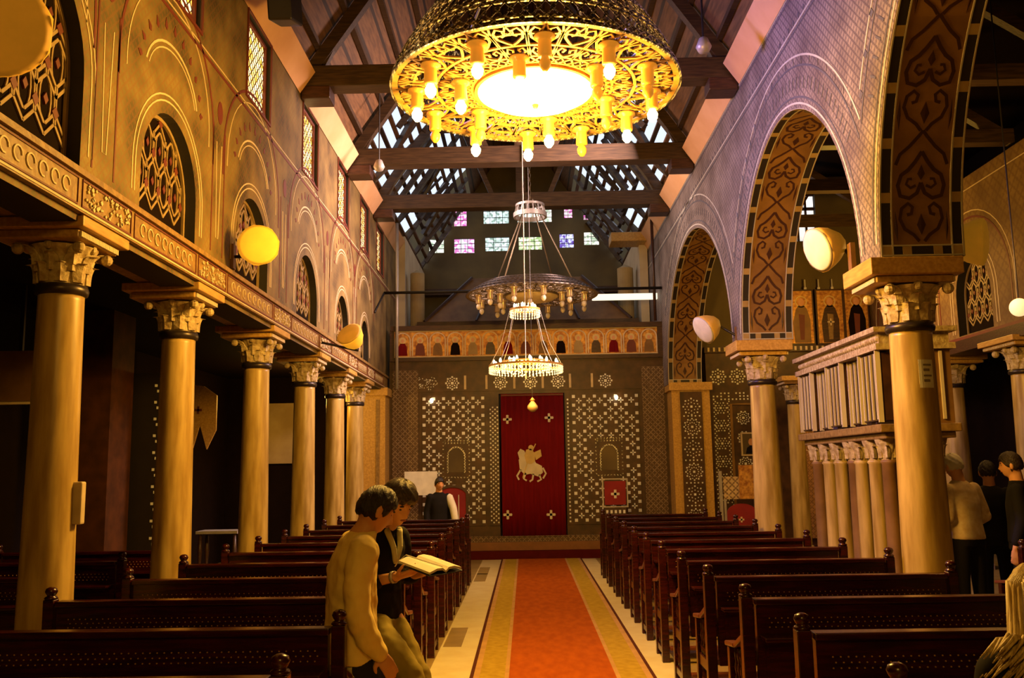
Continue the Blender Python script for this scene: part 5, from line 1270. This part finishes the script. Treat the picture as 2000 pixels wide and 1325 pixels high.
# man in black with khaki trousers reading, facing the carpet and slightly the camera
R2, F2, U2 = frame_of((0.86, -0.5, 0))
m2 = thing('person', 'dark-haired man in a black shirt and khaki trousers holding an open book', 'person', (-0.83, 5.38, 0))
hd2 = A2 = None
A2 = lambda s_, f_, z: R2*s_+F2*f_+Vector((0, 0, z))
hd2 = A2(0, 0.10, 1.51); hf2 = Vector((0.72, -0.62, -0.44))
bm = NB(); head_bm(bm, hd2, hf2, (0, 0, 1), 1.0)
limb(bm, [A2(0, 0.0, 1.36), A2(0, 0.05, 1.43), A2(0, 0.075, 1.49)], [0.075, 0.058, 0.056])
sect(bm, [(A2(0, -0.03, 0.82), 0.13, 0.085), (A2(0, -0.03, 1.05), 0.12, 0.08), (A2(0, -0.01, 1.28), 0.14, 0.085), (A2(0, 0.0, 1.38), 0.08, 0.06)], R2, F2)
el = {}
for s_ in (-1, 1):
    limb(bm, [A2(s_*0.175, -0.01, 1.33), A2(s_*0.20, 0.0, 1.09), A2(s_*0.12, 0.20, 1.13)], [0.045, 0.037, 0.026])
    hand(bm, A2(s_*0.12, 0.20, 1.13), F2*0.9-R2*s_*0.15+Vector((0, 0, 0.25)), Vector((0, 0, 1))-R2*s_*0.3, 1.0, 0.8, s_)
limb(bm, [A2(0.09, 0.0, 0.86), A2(0.10, 0.28, 0.60), A2(0.10, 0.40, 0.10)], [0.07, 0.05, 0.038]); limb(bm, [A2(-0.09, 0.0, 0.86), A2(-0.10, 0.20, 0.50), A2(-0.1, 0.22, 0.10)], [0.07, 0.05, 0.038])
fuse(obj('body', bm, 'skin', m2, True), 0.0065); face_bits(m2, hd2, hf2, (0, 0, 1))
obj('hair', hair_bm(hd2, hf2, (0, 0, 1), 1.05, 0.014, 0.40, -0.35, 0.030, 5), 'hairb', m2, True)
bm = NB(); sect(bm, [(A2(0, -0.04, 0.84), 0.165, 0.115), (A2(0, -0.03, 1.0), 0.16, 0.11), (A2(0, -0.02, 1.15), 0.165, 0.112), (A2(0, -0.01, 1.27), 0.175, 0.105), (A2(0, 0.0, 1.35), 0.13, 0.085), (A2(0, 0.015, 1.395), 0.075, 0.07)], R2, F2)
for s_ in (-1, 1): limb(bm, [A2(s_*0.155, -0.01, 1.315), A2(s_*0.19, -0.005, 1.20), A2(s_*0.20, 0.0, 1.10), A2(s_*0.17, 0.09, 1.10)], [0.07, 0.063, 0.056, 0.048])
folds(fuse(obj('black_shirt', bm, 'black', m2, True), 0.009), 0.018)
bm = NB(); limb(bm, [A2(-0.05, 0.085, 1.37), A2(-0.02, 0.115, 1.28), A2(0.02, 0.118, 1.20)], [0.018, 0.016, 0.014]); limb(bm, [A2(0.06, 0.085, 1.37), A2(0.04, 0.115, 1.28), A2(0.03, 0.118, 1.20)], [0.018, 0.016, 0.014]); obj('shirt_placket', bm, 'tshirt', m2, True)
bm = NB(); sect(bm, [(A2(0, -0.02, 0.74), 0.16, 0.115), (A2(0, -0.03, 0.88), 0.16, 0.115)], R2, F2)
limb(bm, [A2(0.09, 0.02, 0.84), A2(0.10, 0.27, 0.62), A2(0.10, 0.50, 0.09)], [0.095, 0.078, 0.06]); limb(bm, [A2(-0.09, 0.02, 0.80), A2(-0.10, 0.22, 0.48), A2(-0.1, 0.26, 0.08)], [0.095, 0.072, 0.058])
folds(fuse(obj('khaki_trousers', bm, 'khaki', m2, True), 0.010), 0.018)
for s_, f_ in ((0.10, 0.54), (-0.10, 0.30)):
    bm = NB(); limb(bm, [A2(s_, f_-0.06, 0.045), A2(s_, f_+0.12, 0.035)], [0.045, 0.035]); obj('shoe', bm, 'black', m2, True)
bm = NB(); ringbar(bm, 0.028, 0.033, -0.01, 0.01, 20); bm.transform(Matrix.Translation(A2(0.13, 0.185, 1.128)) @ (F2+Vector((0, 0, .2))).to_track_quat('Z', 'Y').to_matrix().to_4x4()); obj('wristwatch', bm, 'pole', m2, True)
ob = thing('open_book', 'open book with white pages held by the man in black', 'book', (-0.80, 5.38, 0)); 
ob.location = Vector((-0.83, 5.38, 0))+A2(0, 0.34, 1.19)
Mb = Matrix((R2, F2*0.95+Vector((0, 0, -0.25)), Vector((0, 0, 1)))).transposed().to_4x4()
for s_ in (-1, 1):
    bm = NB(); prof = [(0, 0), (0.03, 0.016), (0.08, 0.018), (0.15, 0.004)]
    g = [[bm.verts.new(Mb @ Vector((s_*x, y, z+dz))) for y in (-0.11, 0.11) for dz in (0, -0.012)] for x, z in prof]
    for a, b in zip(g, g[1:]): bm.faces.new((a[0], a[2], b[2], b[0])); bm.faces.new((a[1], b[1], b[3], a[3])); bm.faces.new((a[0], b[0], b[1], a[1])); bm.faces.new((a[2], a[3], b[3], b[2]))
    bm.faces.new((g[-1][0], g[-1][2], g[-1][3], g[-1][1])); bm.faces.new((g[0][0], g[0][1], g[0][3], g[0][2]))
    obj('page_block', bm, 'paper', ob)
    bm = NB(); v = [bm.verts.new(Mb @ Vector((s_*x, y, z))) for x, y, z in ((0.0, -0.115, -0.015), (0.155, -0.115, -0.012), (0.155, 0.115, -0.012), (0, 0.115, -0.015), (0.0, -0.115, -0.02), (0.155, -0.115, -0.017), (0.155, 0.115, -0.017), (0, 0.115, -0.02))]
    for f in ((0,3,2,1),(4,5,6,7),(0,1,5,4),(1,2,6,5),(2,3,7,6),(3,0,4,7)): bm.faces.new([v[i] for i in f])
    obj('cover', bm, 'ink', ob)
bm = NB(); tube(bm, [Mb @ Vector(p) for p in ((0.02, 0.1, 0.02), (0.06, -0.13, 0.02), (0.09, -0.16, -0.02), (0.11, -0.17, -0.05))], 0.003, 5); obj('ribbon_marker', bm, 'white', ob)

def figure(label, loc, yaw, h, top, legs, hairm, lean=0.0, voxel=0.014, hold=False, skin='skin', long_hair=False, seated=False):
    f = Vector((math.cos(yaw), math.sin(yaw), 0)); r, f, u = frame_of(f); k = h/1.75
    t = thing('person', label, 'person', loc)
    Aq = lambda s_, ff, z: (r*s_+f*(ff+lean*max(0, z-0.9))+Vector((0, 0, z)))*k
    hip = 0.95 if not seated else 0.50; dz = hip-0.95
    Z = lambda s_, ff, z: Aq(s_, ff, z+dz)
    hc = Z(0, 0.04, 1.62); hfr = f*0.95+Vector((0, 0, -0.12-lean))
    bm = NB(); head_bm(bm, hc, hfr, (0, 0, 1), k)
    limb(bm, [Z(0, 0, 1.42), Z(0, 0.01, 1.56)], [0.07*k, 0.055*k]); sect(bm, [(Z(0, 0, 0.95), 0.13*k, 0.09*k), (Z(0, 0, 1.2), 0.12*k, 0.08*k), (Z(0, 0, 1.4), 0.14*k, 0.08*k)], r, f)
    for s_ in (-1, 1):
        w_ = Z(s_*0.20, 0.16, 1.02) if hold else Z(s_*0.24, 0.05, 0.86)
        limb(bm, [Z(s_*0.18, 0, 1.40), Z(s_*0.23, -0.03, 1.12), w_], [0.045*k, 0.036*k, 0.026*k]); hand(bm, w_, (f*0.9 if hold else Vector((0, 0, -1))+f*0.1), -r*s_, k, 0.5, -s_)
    fuse(obj('body', bm, skin, t, True), voxel*0.8); face_bits(t, hc, hfr, (0, 0, 1), k)
    obj('hair', hair_bm(hc, hfr, (0, 0, 1), 1.02*k, 0.011, 0.42, -0.45, 0.004, 3), hairm, t, True)
    bm = NB(); sect(bm, [(Z(0, 0, 0.90), 0.18*k, 0.125*k), (Z(0, 0, 1.08), 0.165*k, 0.115*k), (Z(0, 0, 1.25), 0.18*k, 0.12*k), (Z(0, 0, 1.38), 0.18*k, 0.10*k), (Z(0, 0, 1.45), 0.11*k, 0.075*k), (Z(0, 0.01, 1.48), 0.07*k, 0.065*k)], r, f)
    for s_ in (-1, 1):
        w_ = Z(s_*0.20, 0.13, 1.03) if hold else Z(s_*0.24, 0.035, 0.92)
        limb(bm, [Z(s_*0.165, 0, 1.39), Z(s_*0.23, -0.03, 1.12), w_], [0.07*k, 0.058*k, 0.045*k])
    fuse(obj('shirt', bm, top, t, True), voxel)
    bm = NB(); sect(bm, [(Z(0, 0, 0.84), 0.17*k, 0.12*k), (Z(0, 0, 0.98), 0.165*k, 0.115*k)], r, f)
    for s_ in (-1, 1):
        if seated: limb(bm, [Z(s_*0.09, 0, 0.93), Z(s_*0.11, 0.42, 0.95), Z(s_*0.11, 0.44, 0.53)], [0.09*k, 0.075*k, 0.055*k])
        else: limb(bm, [Z(s_*0.09, 0, 0.90), Z(s_*0.10, 0.02, 0.50), Z(s_*0.11, 0, 0.07)], [0.09*k, 0.07*k, 0.055*k])
    fuse(obj('trousers', bm, legs, t, True), voxel)
    for s_ in (-1, 1):
        bm = NB(); yy = 0.44 if seated else 0.0
        p_ = (r*s_*0.11+f*yy)*k
        limb(bm, [p_+f*-0.03+Vector((0, 0, 0.045)), p_+f*0.16*k+Vector((0, 0, 0.035))], [0.045, 0.035]); obj('shoe', bm, 'black', t, True)
    return t, hc, hfr, k
figure('white-haired person in a cream patterned shirt, standing in the right aisle', (4.5, 9.65, 0), 1.9, 1.80, 'creamshirt', 'black', 'hairw', 0.12, hold=True)
figure('dark-haired person in black with back turned, beside the white-haired person', (5.0, 10.15, 0), 1.3, 1.72, 'black', 'black', 'hair')
figure('person in a black coat with lit grey-brown hair, at the right frame edge', (4.78, 9.15, 0), 2.6, 1.80, 'black', 'black', 'hairb')
figure('young person in black and white standing behind the last left pews', (-1.47, 15.7, 0), -1.2, 1.60, 'black', 'black', 'hair')
pz = [o for o in C.objects if o.get('label', '').startswith('young person')][0]
bm = NB(); limb(bm, [Vector((0.165, 0.05, 1.25)), Vector((0.24, 0.0, 1.08)), Vector((0.27, -0.03, 0.9))], [0.075, 0.066, 0.06]); fuse(obj('white_sleeve', bm, 'paper', pz, True), 0.012)
wm, hc, hfr, k = figure('woman with long straight blonde hair seated by the right frame edge', (1.83, 3.42, 0), 1.45, 1.79, 'black', 'black', 'blond', seated=True, skin='skinp')
bm = NB(); rnd = random.Random(4)
for i in range(90):   # long locks falling over the back
    a = rnd.uniform(PI*0.98, PI*2.02); rx, ry = 0.088, 0.108; b0 = Vector((math.cos(a)*rx, math.sin(a)*ry, rnd.uniform(0.0, 0.09)))
    b1 = Vector((math.cos(a)*0.11, math.sin(a)*0.10-0.02, -0.12)); ln = rnd.uniform(0.15, 0.27); fl = -0.05 if math.cos(a) < -0.3 else 0.0
    b2 = Vector((math.cos(a)*0.125+fl*1.0, math.sin(a)*0.10-0.05, -ln+0.06)); b3 = b2+Vector((fl*1.2+rnd.uniform(-0.015, 0.015), -0.005, -0.06))
    top = Vector((math.cos(a)*0.03, math.sin(a)*0.04, 0.135))
    tube(bm, [hc+top, hc+Vector((b0.x, b0.y, 0.07)), hc+b0, hc+b1, hc+b2, hc+b3], [0.006, 0.012, 0.013, 0.012, 0.009, 0.002], 6)
obj('long_hair', bm, 'blond', wm, True)
